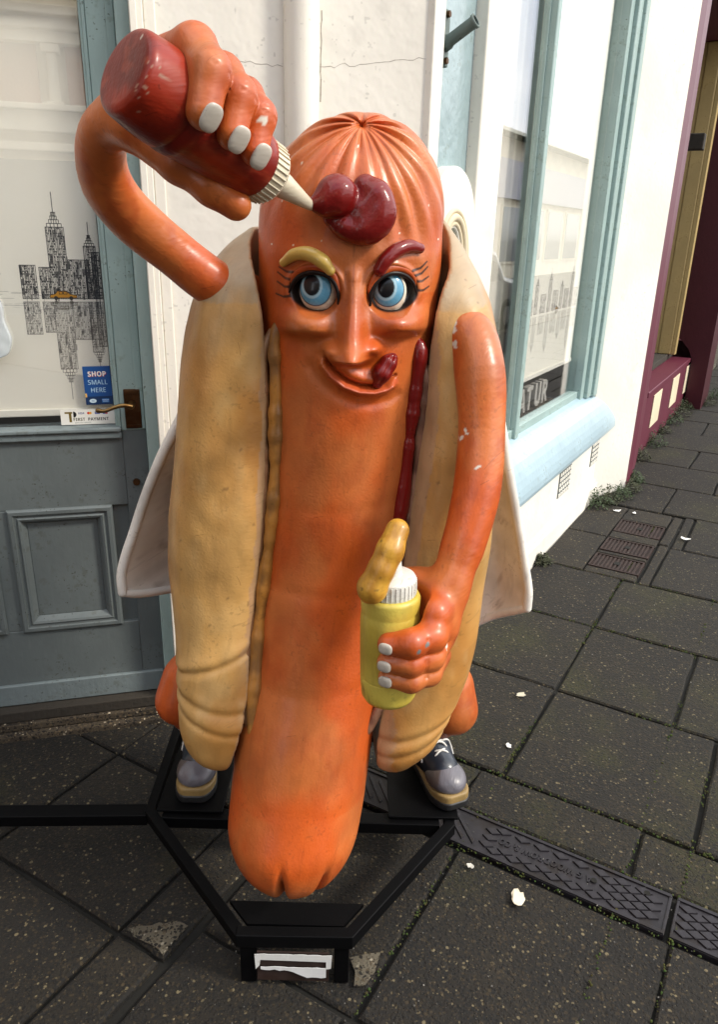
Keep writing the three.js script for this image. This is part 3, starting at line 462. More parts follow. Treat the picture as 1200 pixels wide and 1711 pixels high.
// standing letters on the display shelf
'NATUR'.split('').forEach((ch, i) => {
  const g = new TextGeometry(ch, { font, size: 0.125, depth: 0.03, curveSegments: 6, bevelEnabled: true, bevelSize: 0.002, bevelThickness: 0.002, bevelSegments: 1 });
  g.computeBoundingBox(); const u = 3.50 + i * 0.125; g.translate(u, 0.742, -1.215);
  single('sign_letter', metreUV(g), M.letter || (M.letter = std([0.50, 0.48, 0.44], { roughness: 0.6 })), `white standing capital letter ${ch} on the shop window shelf`, 'letter', [u, 0.742, -1.2], FU, 'white letters in the shop window');
});
single('letter_plinth', box(3.40, 4.2, 0.7005, 0.739, -1.24, -1.14, 0.004), M.stone, 'narrow grey board under the white window letters', 'shelf board', [3.8, 0.70, -1.19], FU);
// stickers and the clear bag on the door glass
const stick = (name, label, cat, x0, x1, y0, y1, z, tex, rot = 0) => { const g = new THREE.BoxGeometry(x1 - x0, y1 - y0, 0.0008); const p = g.attributes.uv; g.rotateZ(rot); g.translate((x0 + x1) / 2, (y0 + y1) / 2, z); single(name, g, std([0.92, 0.92, 0.92], { map: tex, roughness: 0.45 }), label, cat, [(x0 + x1) / 2, y0, z], FD); };
stick('window_sticker', 'blue sticker with white lettering on the door glass above the brass handle', 'sticker', -0.236, -0.158, 1.092, 1.207, -2.3435, ctex(320, 472, (c, w, h) => {
  c.fillStyle = '#1c4f8f'; c.fillRect(0, 0, w, h * 0.80); c.fillStyle = '#12325c'; c.fillRect(0, h * 0.78, w, h * 0.22); c.fillStyle = '#e9b45a'; c.fillRect(0, h * 0.70, 20, h * 0.1);
  c.textAlign = 'center'; c.font = 'bold 84px sans-serif'; c.fillStyle = '#c9503c'; c.fillText('SHOP', w / 2 + 5, 128); c.fillStyle = '#f2efe8'; c.fillText('SHOP', w / 2, 122); c.font = '78px sans-serif'; c.fillStyle = '#bfe0f2'; c.fillText('SMALL', w / 2, 222, 236); c.fillText('HERE', w / 2, 318, 190);
  c.fillStyle = '#cfe3ee'; c.beginPath(); c.ellipse(84, 424, 42, 26, 0, 0, 7); c.fill(); c.fillStyle = '#2e6fb3'; c.fillRect(190, 398, 84, 50); c.fillStyle = '#e7f0f5'; c.font = 'bold 15px sans-serif'; c.fillText('AMERICAN', 232, 419, 78); c.fillText('EXPRESS', 232, 437, 78); c.fillStyle = '#1c4f8f'; c.font = 'bold 18px sans-serif'; c.fillText('PAY', 84, 431);
}), 0.01);
stick('payment_sticker', 'white card payment sticker at the foot of the door glass', 'sticker', -0.312, -0.157, 1.0325, 1.078, -2.3432, ctex(640, 188, (c, w, h) => {
  c.fillStyle = '#e4e2da'; c.fillRect(0, 0, w, h); c.fillStyle = '#141414'; c.beginPath(); c.arc(150, 60, 38, -Math.PI / 2, Math.PI / 2); c.fill(); c.fillStyle = '#6d5a1e'; c.fillRect(50, 26, 90, 22); c.fillRect(98, 26, 30, 130);
  c.font = 'bold 54px sans-serif'; c.fillStyle = '#3a331a'; c.fillText('FIRST', 142, 142, 160); c.fillStyle = '#0a0a0a'; c.fillText('PAYMENT', 316, 142, 300); c.font = '20px sans-serif'; c.fillStyle = '#555'; c.fillText('MERCHANT SERVICES', 160, 172, 400);
  c.font = 'bold italic 34px sans-serif'; c.fillStyle = '#1f2c6b'; c.fillText('VISA', 205, 58, 76); c.fillStyle = '#c22'; c.beginPath(); c.arc(330, 46, 16, 0, 7); c.fill(); c.fillStyle = '#e5a21c'; c.beginPath(); c.arc(352, 46, 16, 0, 7); c.fill(); c.fillStyle = '#27408f'; c.fillRect(405, 30, 60, 14); c.fillRect(405, 48, 60, 12); c.fillStyle = '#27408f'; c.fillRect(500, 28, 30, 34); c.fillStyle = '#b32020'; c.fillRect(530, 28, 28, 34);
}));
{ // clear plastic bag hung inside the glass, at the picture's left edge
  const g = surfaceNet((x, y, z) => { const p = [x, y, z]; let d = chain(p, [[-0.485, 1.50, -2.334, 0.016], [-0.476, 1.46, -2.334, 0.026], [-0.468, 1.38, -2.334, 0.036], [-0.462, 1.29, -2.334, 0.044], [-0.462, 1.275, -2.334, 0.042]], 0.02); d = Math.max(d, Math.abs(z + 2.330) - 0.010 - 0.003 * noise3(x * 60, y * 40, 3)); return d + 0.004 * noise3(x * 45, y * 30, 5); }, [-0.56, 1.2, -2.36], [-0.38, 1.56, -2.30], 0.004);
  single('plastic_bag', g, phy([0.80, 0.84, 0.86], { roughness: 0.25, transmission: 0.55, thickness: 0, clearcoat: 0.6 }), 'crumpled clear plastic bag hanging on the door glass', 'bag', [-0.47, 1.24, -2.33], FD);
}
// ───────────────────────── neighbouring and opposite buildings ─────────────────────────
const pub = thing('maroon_shop', 'maroon painted shop front with gold window post and cream tiles', 'building', [6.8, 0, -1.0], FU);
part('wall', merge([box(5.122, 9.6, 3.2, 6.3, -1.4, -0.97), box(5.122, 9.6, -0.05, 6.3, -7.2, -7.0), box(9.45, 9.6, -0.05, 6.3, -7.0, -1.4)]), M.maroon, pub, FU);
part('roof', box(5.122, 9.7, 6.3, 6.5, -7.3, -0.85), M.doorGrey, pub, FU);
part('pier', prism([[5.121, 1.30], [5.121, 0.862], [5.30, 0.862], [6.02, 0.955], [6.02, 1.30]], 3.25).rotateX(-Math.PI / 2).translate(0, -0.05, 0), M.maroon, pub, FU);
part('stall_riser', box(6.02, 8.18, -0.03, 0.46, -1.30, -0.957), M.maroon, pub, FU);
part('window_sill', box(6.02, 8.18, 0.46, 0.505, -1.32, -0.945, 0.008), M.maroon, pub, FU);
for (const u of [6.33, 7.25, 8.05]) part('cream_tile', box(u, u + 0.36, 0.16, 0.43, -0.957, -0.949, 0.003), M.cream, pub, FU);
part('window_board', box(6.03, 8.18, 0.505, 0.56, -1.34, -1.12, 0.006), M.wood, pub, FU);
part('window_post', merge([box(7.85, 7.95, 0.56, 3.2, -1.22, -1.10, 0.012), box(7.86, 7.95, 0.56, 3.2, -1.25, -1.22, 0.006), box(7.86, 7.95, 0.56, 3.2, -1.10, -1.06, 0.006)]), M.gold, pub, FU);
part('window_arm', box(7.0, 7.10, 2.28, 2.40, -1.18, -1.0, 0.01), M.wood, pub, FU);
part('pane', box(6.03, 9.44, 0.56, 3.19, -1.424, -1.418), M.shopGlass, pub, FU);
part('room_wall', box(5.13, 9.44, 0.0, 3.3, -4.6, -4.5), M.cream, pub, FU);
part('room_floor', box(5.13, 9.44, 0.0, 0.03, -4.5, -1.43), M.wood, pub, FU);
part('room_ceiling', box(5.13, 9.44, 3.22, 3.3, -4.5, -1.43), M.cream, pub, FU);
{
  const s = new THREE.Shape(); s.moveTo(-1.30, -0.05); s.lineTo(-0.80, -0.05); s.lineTo(-0.80, 3.2); s.lineTo(-1.40, 3.2); s.lineTo(-1.40, 1.05); s.lineTo(-1.18, 1.0); s.quadraticCurveTo(-1.14, 0.70, -1.02, 0.62); s.quadraticCurveTo(-0.93, 0.56, -0.93, 0.40); s.lineTo(-0.93, -0.05); s.closePath();
  const pts = [[-0.935, -0.05], [-0.78, -0.05], [-0.78, 3.2], [-1.40, 3.2], [-1.40, 0.80], [-1.16, 0.74], [-1.06, 0.66], [-0.98, 0.58], [-0.94, 0.48]];
  part('pier', profileX(pts, 8.20, 8.75), M.maroonDark, pub, FU);
}
part('stall_riser', box(8.75, 9.6, -0.03, 0.6, -1.3, -0.96), M.maroonDark, pub, FU);
const farShop = thing('grey_house', 'grey pebbledashed house beyond the maroon shop', 'building', [14, 0, -1.0], FU);
part('wall', merge([box(9.61, 12.2, -0.05, 6.0, -7.2, -0.98), box(14.0, 22, -0.05, 6.0, -7.2, -0.98), box(12.2, 14.0, -0.05, 0.6, -7.2, -0.98), box(12.2, 14, 2.6, 6.0, -7.2, -0.98)]), std([0.42, 0.41, 0.38], { map: AGG[4].map, bumpMap: AGG[4].bump, bumpScale: 0.01 }), farShop, FU);
{ const w = part('window_frame', merge([box(12.2, 12.28, 0.6, 2.6, -1.2, -1.05), box(13.92, 14, 0.6, 2.6, -1.2, -1.05), box(12.28, 13.92, 0.6, 0.68, -1.2, -1.05), box(12.28, 13.92, 2.52, 2.6, -1.2, -1.05), box(13.07, 13.13, 0.68, 2.52, -1.2, -1.05)]), M.whiteGloss, farShop, FU); part('pane', box(12.28, 13.92, 0.68, 2.52, -1.14, -1.13), phy([0.02, 0.025, 0.03], { roughness: 0.05 }), w, FU); }
// the house across the road that the door glass mirrors: cream stucco, brick bays, columns, shop fascia
const opp = thing('stucco_house', 'cream stucco house with brick bays and columns across the road', 'building', [-3, -0.12, 11.7], FD);
{
  const F = FD, z = 11.66, X0 = -13, X1 = 5, cr = std([0.86, 0.80, 0.66], { map: T.plaster, bumpMap: T.plasterB, bumpScale: 0.004 }), br = std([0.42, 0.22, 0.14], { map: T.plaster, bumpMap: T.lump, bumpScale: 0.01 });
  const dk = phy([0.05, 0.06, 0.07], { roughness: 0.06 });
  part('wall', box(X0, X1, -0.12, 9.2, z + 0.3, z + 6), cr, opp, F);
  part('stall_riser', box(X0, X1, -0.12, 0.62, z + 0.12, z + 0.31), dk, opp, F);
  part('cornice', merge([box(X0 - 0.1, X1 + 0.1, 4.62, 4.80, z - 0.05, z + 0.3, 0.02), box(X0 - 0.2, X1 + 0.2, 4.80, 4.98, z - 0.22, z + 0.3, 0.03), box(X0 - 0.3, X1 + 0.3, 4.98, 5.14, z - 0.40, z + 0.3, 0.03)]), cr, opp, F);
  part('cornice', merge([box(X0 - 0.1, X1 + 0.1, 8.7, 8.9, z - 0.1, z + 0.3, 0.03), box(X0 - 0.3, X1 + 0.3, 8.9, 9.2, z - 0.4, z + 0.3, 0.03)]), cr, opp, F);
  part('fascia_board', merge([box(X0, X1, 3.18, 3.52, z - 0.10, z + 0.3, 0.02), box(X0, X1, 3.52, 3.62, z - 0.28, z + 0.3, 0.02), box(X0, X1, 2.86, 3.0, z - 0.05, z + 0.3, 0.02)]), cr, opp, F);
  for (let x = X0 + 0.2, i = 0; x < X1 - 1.2; x += 1.58, i++) {
    part('brick_bay', box(x + 0.34, x + 1.42, 3.62, 4.62, z + 0.18, z + 0.3), br, opp, F);
    part('column', merge([metreUV(new THREE.CylinderGeometry(0.09, 0.11, 0.82, 20)).translate(x + 0.1, 4.09, z + 0.12), box(x - 0.06, x + 0.26, 4.48, 4.62, z - 0.02, z + 0.3, 0.02), box(x - 0.06, x + 0.26, 3.62, 3.70, z - 0.02, z + 0.3, 0.02)]), cr, opp, F);
    const w = part('window', merge([box(x + 0.34, x + 1.42, 5.9, 7.9, z + 0.2, z + 0.31), box(x + 0.28, x + 1.48, 5.78, 5.9, z + 0.05, z + 0.3, 0.02), box(x + 0.28, x + 1.48, 7.9, 8.04, z + 0.05, z + 0.3, 0.02)]), cr, opp, F); part('pane', box(x + 0.42, x + 1.34, 5.98, 7.82, z + 0.18, z + 0.2), dk, w, F);
    if (i % 2 === 0) { const s = part('shop_window', merge([box(x + 0.1, x + 2.7, 0.5, 2.8, z + 0.2, z + 0.31)]), cr, opp, F); part('pane', box(x + 0.18, x + 2.62, 0.58, 2.72, z + 0.18, z + 0.2), dk, s, F); }
  }
}
// added unseen brick block: cuts sky light so the statue's left side darkens
const side = thing('added_brick_house', 'added unseen red brick block that keeps sky light off the statue', 'building', [-9, -0.12, -2]);
{
  const br = std([0.26, 0.13, 0.085], { map: T.plaster, bumpMap: T.lump, bumpScale: 0.01 }), dk = phy([0.05, 0.06, 0.07], { roughness: 0.06 });
  part('wall', box(-15, -7.2, -0.12, 11, -12, 7), br, side); part('roof', box(-15.3, -6.9, 11, 11.4, -12.3, 7.3), M.doorGrey, side);
  for (let z = -11; z < 6; z += 2.6) for (const y of [1.0, 4.4, 7.8]) { const w = part('window', box(-7.2, -7.12, y, y + 1.9, z, z + 1.2), M.whiteGloss, side); part('pane', box(-7.12, -7.10, y + 0.1, y + 1.8, z + 0.1, z + 1.1), dk, w); }
}
// low shop with a hipped roof down the road, mirrored in the shop window
const low = thing('low_shop', 'low cream shop with grey hipped roof down the road', 'building', [36, -0.12, 11], FU);
{
  const cr = std([0.78, 0.74, 0.64], { map: T.plaster }), pu = std([0.48, 0.49, 0.56]), rf = std([0.34, 0.34, 0.28], { map: T.paint }), dk = phy([0.22, 0.24, 0.25], { roughness: 0.06 });
  part('wall', box(27, 46, -0.12, 5.2, 9.3, 20), cr, low, FU); part('fascia_board', box(26.9, 46, 3.0, 4.4, 9.0, 9.3), pu, low, FU); part('end_fascia', box(26.7, 27, 3.0, 4.4, 9.0, 20), pu, low, FU);
  const g = new THREE.BufferGeometry(); const P = [[26.4, 5.2, 8.6], [46.4, 5.2, 8.6], [46.4, 5.2, 20.6], [26.4, 5.2, 20.6], [31, 7.4, 14.6], [42, 7.4, 14.6]]; const t = [[0, 1, 5], [0, 5, 4], [1, 2, 5], [2, 3, 4], [2, 4, 5], [3, 0, 4]]; g.setAttribute('position', new THREE.Float32BufferAttribute(t.flat().flatMap((i) => P[i]), 3)); g.computeVertexNormals(); part('roof', metreUV(g), rf, low, FU);
  for (let u = 27.6; u < 45; u += 3) { const s = part('shop_window', box(u, u + 2.4, 0.5, 2.8, 9.22, 9.3), cr, low, FU); part('pane', box(u + 0.1, u + 2.3, 0.6, 2.7, 9.19, 9.22), dk, s, FU); }
}
// parked car, mirrored in the shop window
{
  const car = thing('parked_car', 'pale silver hatchback parked at the kerb down the road', 'car', [12.6, -0.12, 3.55], FU);
  const bodyM = phy([0.50, 0.50, 0.49], { metalness: 0.3, roughness: 0.35, clearcoat: 1, clearcoatRoughness: 0.05 }), gl = phy([0.02, 0.025, 0.03], { roughness: 0.03 }), rub = std([0.015, 0.015, 0.015]), al = std([0.6, 0.6, 0.6], { metalness: 1, roughness: 0.3 });
  const at = (g) => g.translate(12.6, -0.12, 3.55);
  const prof = [[-2.0, 0.28], [-2.02, 0.62], [-1.9, 0.86], [-1.72, 0.92], [-1.35, 1.40], [-0.9, 1.46], [0.2, 1.45], [0.55, 1.38], [1.05, 0.95], [1.8, 0.84], [2.02, 0.66], [2.0, 0.28]];
  part('body', at(prism(prof, 1.48, 0.09).translate(0, 0, -0.74)), bodyM, car, FU);
  for (const s of [-1, 1]) { part('window', at(prism([[-1.22, 0.96], [-1.0, 1.33], [0.18, 1.34], [0.5, 1.28], [0.84, 0.96]], 0.01).translate(0, 0, s > 0 ? 0.832 : -0.842)), gl, car, FU); }
  part('windscreen', at(prism([[0.60, 1.365], [1.05, 0.965], [1.09, 0.985], [0.64, 1.39]], 1.3).translate(0.06, 0.03, -0.65)), gl, car, FU);
  for (const x of [-1.28, 1.28]) for (const s of [-1, 1]) { const w = part('tyre', at(new THREE.TorusGeometry(0.235, 0.085, 14, 32).translate(x, 0.32, s * 0.78)), rub, car, FU); part('rim', at(new THREE.CylinderGeometry(0.19, 0.19, 0.12, 5).rotateX(Math.PI / 2).translate(x, 0.32, s * 0.79)), al, w, FU); }
  for (const s of [-1, 1]) part('headlight', at(box(1.9, 2.06, 0.62, 0.74, s * 0.55 - 0.16, s * 0.55 + 0.16, 0.03)), al, car, FU);
}
{ const p = thing('sign_post', 'grey traffic sign post beside the parked car', 'sign', [9.6, -0.0, 2.0], FU); part('post', metreUV(new THREE.CylinderGeometry(0.035, 0.035, 2.9, 16)).translate(9.6, 1.45, 2.0), M.doorGrey, p, FU); part('plate', box(9.57, 9.60, 2.25, 2.85, 1.8, 2.2, 0.01), M.doorGrey, p, FU); }
// ───────────────────────── the hot dog statue ─────────────────────────
const statue = thing('hot_dog_statue', 'life-size painted hot dog man statue squeezing ketchup on his own head', 'statue', [-0.12, 0.15, -1.55]);
const gloss = { vertexColors: true, map: T.grime, bumpMap: T.grimeB, bumpScale: 0.0014, roughnessMap: T.rough, roughness: 0.55, specularIntensity: 0.8, clearcoat: 0.28, clearcoatRoughness: 0.26 };
const SKIN = phy([1, 1, 1], gloss), BUN = phy([1, 1, 1], { ...gloss, roughness: 0.62, clearcoat: 0.22, clearcoatRoughness: 0.35 });
const SAUCE = phy([0.165, 0.006, 0.005], { bumpMap: T.grimeB, bumpScale: 0.0015, roughness: 0.32, specularIntensity: 0.55, clearcoat: 0.35, clearcoatRoughness: 0.10 });
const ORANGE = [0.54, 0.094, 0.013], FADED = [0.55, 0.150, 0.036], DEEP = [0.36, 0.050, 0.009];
const axis = table([[0.19, -0.134, -1.290, 0.144], [0.354, -0.127, -1.312, 0.146], [0.449, -0.117, -1.352, 0.150], [0.577, -0.106, -1.400, 0.154], [0.70, -0.086, -1.448, 0.157], [0.90, -0.069, -1.488, 0.159], [1.11, -0.046, -1.50, 0.160], [1.30, -0.037, -1.50, 0.163], [1.42, -0.033, -1.50, 0.169], [1.53, -0.030, -1.50, 0.173], [1.62, -0.029, -1.50, 0.172], [1.80, -0.014, -1.50, 0.17]]);
const EYES = [{ x: -0.081, h: 1.502, rx: 0.034, ry: 0.037, iris: [-0.086, 1.506], pupil: [-0.092, 1.512], out: -1 }, { x: 0.042, h: 1.503, rx: 0.0315, ry: 0.037, iris: [0.0405, 1.507], pupil: [0.0365, 1.511], out: 1 }];
const MOUTH = [[-0.069, 1.402], [-0.062, 1.383], [-0.049, 1.366], [-0.028, 1.350], [-0.004, 1.341], [0.020, 1.339], [0.040, 1.343], [0.060, 1.356]];
const LASH = [[[-0.125, 1.532], [-0.138, 1.532], [-0.153, 1.539]], [[-0.126, 1.519], [-0.141, 1.521], [-0.156, 1.530]], [[-0.129, 1.507], [-0.143, 1.507], [-0.157, 1.514]], [[-0.130, 1.492], [-0.145, 1.489], [-0.160, 1.493]],
  [[0.082, 1.539], [0.097, 1.543], [0.109, 1.554]], [[0.084, 1.530], [0.100, 1.534], [0.111, 1.545]], [[0.087, 1.521], [0.102, 1.521], [0.114, 1.528]], [[0.089, 1.506], [0.105, 1.505], [0.116, 1.511]]];
function polyDist(pts, x, y) {          // distance, signed (positive below/right of travel), position along 0..1
  let best = 1e9, s = 0, sg = 1;
  for (let i = 0; i < pts.length - 1; i++) { const [ax, ay] = pts[i], [bx, by] = pts[i + 1], dx = bx - ax, dy = by - ay, t = clamp(((x - ax) * dx + (y - ay) * dy) / (dx * dx + dy * dy)), ex = x - ax - dx * t, ey = y - ay - dy * t, d = Math.hypot(ex, ey); if (d < best) { best = d; s = (i + t) / (pts.length - 1); sg = ex * dy - ey * dx > 0 ? 1 : -1; } }
  return [best, best * sg, s];
}
const gs = (x, w) => Math.exp(-(x / w) * (x / w));
function faceRelief(x, h) {
  if (h < 1.26 || h > 1.62) return 0;
  let d = 0;
  for (const e of EYES) { const ox = (x - e.x) * e.out, q = Math.hypot((x - e.x) / (ox > 0 ? 0.046 : 0.037), (h - e.h) / 0.039); d -= 0.017 * (1 - ss(0.82, 1.12, q)); d += 0.005 * gs(q - 1.22, 0.13) * ss(1.47, 1.50, h); }
  d += 0.006 * gs(h - 1.560, 0.018) * (gs(x + 0.095, 0.05) + gs(x - 0.062, 0.05));
  const t = clamp((1.520 - h) / 0.126), nx = mix(-0.019, -0.0215, t); let amp = 0.012 + 0.056 * Math.pow(t, 1.15), w = 0.0122 + 0.0152 * t;
  if (h < 1.394) amp *= gs(h - 1.394, 0.0105); if (h > 1.52) amp *= gs(h - 1.52, 0.02);
  const nq = Math.abs(x - nx) / w; d += amp * Math.exp(-Math.pow(nq, 2.5));
  d += 0.034 * gs(Math.hypot((x + 0.058) / 1.1, h - 1.405), 0.0145) + 0.034 * gs(Math.hypot((x - 0.017) / 1.1, h - 1.410), 0.0145);
  d += 0.012 * gs(Math.hypot(x + 0.021, h - 1.397), 0.018);
  for (const [cx, ch, wx] of [[-0.099, 1.443, 0.044], [0.064, 1.447, 0.044]]) { const dy = h - ch, q = Math.pow(Math.abs(x - cx) / wx, 2.2) + Math.pow(Math.abs(dy) / (dy > 0 ? 0.026 : 0.0175), 2.6); d += 0.040 * Math.exp(-q); }
  const [dm, dn, s] = polyDist(MOUTH, x, h), tp = ss(0, 0.18, s) * ss(1, 0.9, s) , end = s > 0.001 && s < 0.999 ? 1 : gs(dm, 0.006);
  const below = dn;   // positive below the line
  d += end * (-0.015 * gs(below, 0.0032) * (0.4 + 0.6 * tp) + 0.019 * gs(below - 0.0105, 0.0070) * tp + 0.011 * gs(below + 0.013, 0.012) * tp - 0.004 * gs(below - 0.034, 0.010) * tp);
  return d;
}
{
  const rows = [], nT = 96, nB = 60;
  for (let i = 0; i <= nT; i++) { const a = 0.0005 + i / nT * Math.PI / 2; rows.push([1.62 + 0.18 * Math.cos(a), Math.sin(a)]); }
  for (let h = 1.62 - 0.0014; h > 1.28; h -= 0.0014) rows.push([h, 1]);
  for (let h = 1.28; h > 0.382; h -= 0.0055) rows.push([h, 1]);
  for (let i = 0; i <= nB; i++) { const a = i / nB * (Math.PI / 2 - 0.0005); rows.push([0.38 - 0.165 * Math.sin(a), Math.cos(a)]); }
  const th = []; for (let i = 0; i <= 340; i++) th.push((-1.75 + 3.5 * i / 340)); for (let i = 1; i < 60; i++) th.push(1.75 + (2 * Math.PI - 3.5) * i / 60); th.push(2 * Math.PI - 1.75);
  const P = [], Cc = [], UVs = [], I = [], nc = th.length;
  const grooves = [[-1.42, 0.17], [-1.08, 0.155], [-0.74, 0.13], [-0.42, 0.15], [-0.05, 0.10], [0.24, 0.13], [0.46, 0.17], [0.72, 0.18], [1.0, 0.15], [1.36, 0.17], [1.9, 0.13], [2.5, 0.10], [3.1, 0.10], [-1.95, 0.13], [-2.5, 0.10]], PC = [-0.013, 1.775, -1.404];
  const tail = [[-0.10, 0.115], [0.62, 0.095], [1.9, 0.08], [2.8, 0.08], [3.8, 0.08]];
  for (const [h, k] of rows) {
    const [ax, az, ar] = axis(h), r = ar * k;
    for (const a of th) {
      const sx = Math.sin(a), cz = Math.cos(a); let x = ax + r * sx, z = az + r * cz, y = h, rad = 0;
      if (h > 1.55) { const ex = x - PC[0], ey = y - PC[1], ez = z - PC[2], dist = Math.hypot(ex, ey, ez), ph = Math.atan2(ex, -0.572 * ey + 0.82 * ez); for (const [ga, gl] of grooves) { let da = ph - ga; da = Math.atan2(Math.sin(da), Math.cos(da)); if (Math.abs(da) > 1.2) continue; const lat = dist * Math.sin(da), wdt = 0.0038 + 0.0085 * ss(0, 0.12, dist), f = ss(gl + 0.10, gl * 0.4, dist) * ss(0.0, 0.02, dist); rad -= 0.0075 * gs(lat, wdt) * f; rad += 0.0035 * gs(Math.abs(lat) - 2.0 * wdt, wdt) * f;  rad -= 0.0045 * gs(lat, wdt * 0.4) * ss(gl * 0.9, gl * 0.3, dist); } rad -= 0.016 * gs(dist, 0.014); }
      if (h < 0.48) { const up = h - 0.213; for (const [ga, gl] of tail) { let da = a - ga; da = Math.atan2(Math.sin(da), Math.cos(da)); const lat = da * Math.max(r, 0.02), q = gs(lat, 0.009) * ss(gl + 0.07, gl * 0.5, up); rad -= 0.024 * q + 0.010 * gs(lat, 0.004) * ss(gl + 0.03, gl * 0.5, up); } }
      for (const [hc, d0, tilt] of [[1.09, 0.0010, 0.05], [0.905, 0.0014, -0.03], [0.70, 0.0011, 0.04], [0.46, 0.0008, -0.05]]) rad -= d0 * gs(h - hc - tilt * sx * 0.16 - 0.012 * noise3(a * 2 + 7, hc * 9, 1), 0.014);
      rad += 0.0035 * (fbm3(x * 9, y * 6, z * 9, 3) - 0.5);
      let d = 0; if (cz > 0.05) d = faceRelief(x, h) * ss(0.05, 0.35, cz);
      x += sx * (rad + d * 0.35); z += cz * rad + d * (0.75 * 1 + 0.25 * cz);
      P.push(x, y, z); UVs.push(a * 0.17, h);
      // paint
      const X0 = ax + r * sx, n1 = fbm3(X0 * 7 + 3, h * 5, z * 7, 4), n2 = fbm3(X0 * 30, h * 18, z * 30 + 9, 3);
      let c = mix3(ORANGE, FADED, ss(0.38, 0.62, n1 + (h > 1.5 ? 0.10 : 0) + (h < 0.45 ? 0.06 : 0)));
      c = mix3(c, DEEP, 0.22 * ss(0.52, 0.7, n2 + 0.12 * (n1 - 0.5)));
      if (cz > 0.1 && h > 1.28 && h < 1.6) {
        for (const e of EYES) { const ox = (X0 - e.x) * e.out, q = Math.hypot((X0 - e.x - (ox > 0 ? 0.003 * e.out : 0)) / (ox > 0 ? 0.0485 : 0.0315), (h - e.h) / (h > e.h ? 0.0385 : 0.0330)); c = mix3(c, [0.012, 0.006, 0.005], 1 - ss(0.98, 1.07, q)); }
        for (const L of LASH) { const [dd, , s] = polyDist(L, X0, h); c = mix3(c, [0.035, 0.010, 0.006], (1 - ss(0.0018, 0.0034, dd + 0.0012 * s)) * 0.95); }
        const [, dn, s] = polyDist(MOUTH, X0, h);
        if (s > 0 && s < 1) c = mix3(c, [0.48, 0.095, 0.045], 0.7 * gs(dn - 0.0095, 0.0065) * ss(0.1, 0.3, s));
      }
      if (h > 1.47 && h < 1.63 && Math.abs(X0 + 0.020 + 0.001 * (n2 - 0.5)) < 0.0014 && n2 > 0.48 && cz > 0.5) c = mix3(c, [0.2, 0.05, 0.02], 0.45);
      if (hash3(Math.round(X0 * 330), Math.round(h * 330), 5) > 0.9985 && h > 1.55) c = [0.7, 0.62, 0.5];
      Cc.push(...c);
    }
  }
  for (let i = 0; i < rows.length - 1; i++) for (let j = 0; j < nc - 1; j++) { const a = i * nc + j, b = a + 1, c = a + nc, d = c + 1; I.push(a, c, b, b, c, d); }
  const g = new THREE.BufferGeometry(); g.setAttribute('position', new THREE.Float32BufferAttribute(P, 3)); g.setAttribute('uv', new THREE.Float32BufferAttribute(UVs, 2)); g.setAttribute('color', new THREE.Float32BufferAttribute(Cc, 3)); g.setIndex(I); g.computeVertexNormals();
  const nrm = g.attributes.normal;   // close the seam
  for (let i = 0; i < rows.length; i++) { const a = i * nc, b = a + nc - 1, v = new V3().fromBufferAttribute(nrm, a).add(new V3().fromBufferAttribute(nrm, b)).normalize(); nrm.setXYZ(a, v.x, v.y, v.z); nrm.setXYZ(b, v.x, v.y, v.z); }
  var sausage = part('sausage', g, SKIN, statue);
}
const skinZ = (x, h, off = 0) => { const [ax, az, ar] = axis(h), k = h > 1.62 ? Math.sqrt(Math.max(0, 1 - Math.pow((h - 1.62) / 0.18, 2))) : 1, r = ar * k; return az + Math.sqrt(Math.max(0.0004, r * r - (x - ax) * (x - ax))) + faceRelief(x, h) + off; };
// eyes
for (const e of EYES) {
  const g = new THREE.SphereGeometry(1, 120, 90); g.scale(e.rx, e.ry, 0.024); g.rotateY(e.out * 0.16 + 0.02);
  const [ax, az, ar] = axis(e.h), zc = az + Math.sqrt(ar * ar - (e.x - ax) ** 2) - 0.0205; g.translate(e.x, e.h, zc);
  paint(g, (x, y) => { const di = Math.hypot(x - e.iris[0], (y - e.iris[1]) * 0.98), dp = Math.hypot(x - e.pupil[0], (y - e.pupil[1]) * 0.85), a = Math.atan2(y - e.iris[1], x - e.iris[0]); let c = [0.70, 0.64, 0.52]; const n = fbm3(x * 120, y * 120, 1, 3); c = mix3(c, [0.46, 0.36, 0.22], 0.5 * ss(0.45, 0.75, n)); c = mix3(c, [0.02, 0.03, 0.05], 1 - ss(0.0278, 0.0290, di)); c = mix3(c, mix3([0.05, 0.20, 0.34], [0.13, 0.34, 0.48], 0.5 + 0.5 * noise3(Math.cos(a) * 9, Math.sin(a) * 9, di * 200)), 1 - ss(0.0262, 0.0273, di)); c = mix3(c, [0.36, 0.52, 0.58], (1 - ss(0.0182, 0.0195, dp)) * (1 - ss(0.0262, 0.0273, di)) * 0.8); c = mix3(c, [0.006, 0.006, 0.008], 1 - ss(0.0140, 0.0152, dp)); return c; });
  part('eye', plainUV(g), phy([1, 1, 1], { vertexColors: true, roughness: 0.3, specularIntensity: 0.5, clearcoat: 0.3, clearcoatRoughness: 0.05 }), sausage);
}
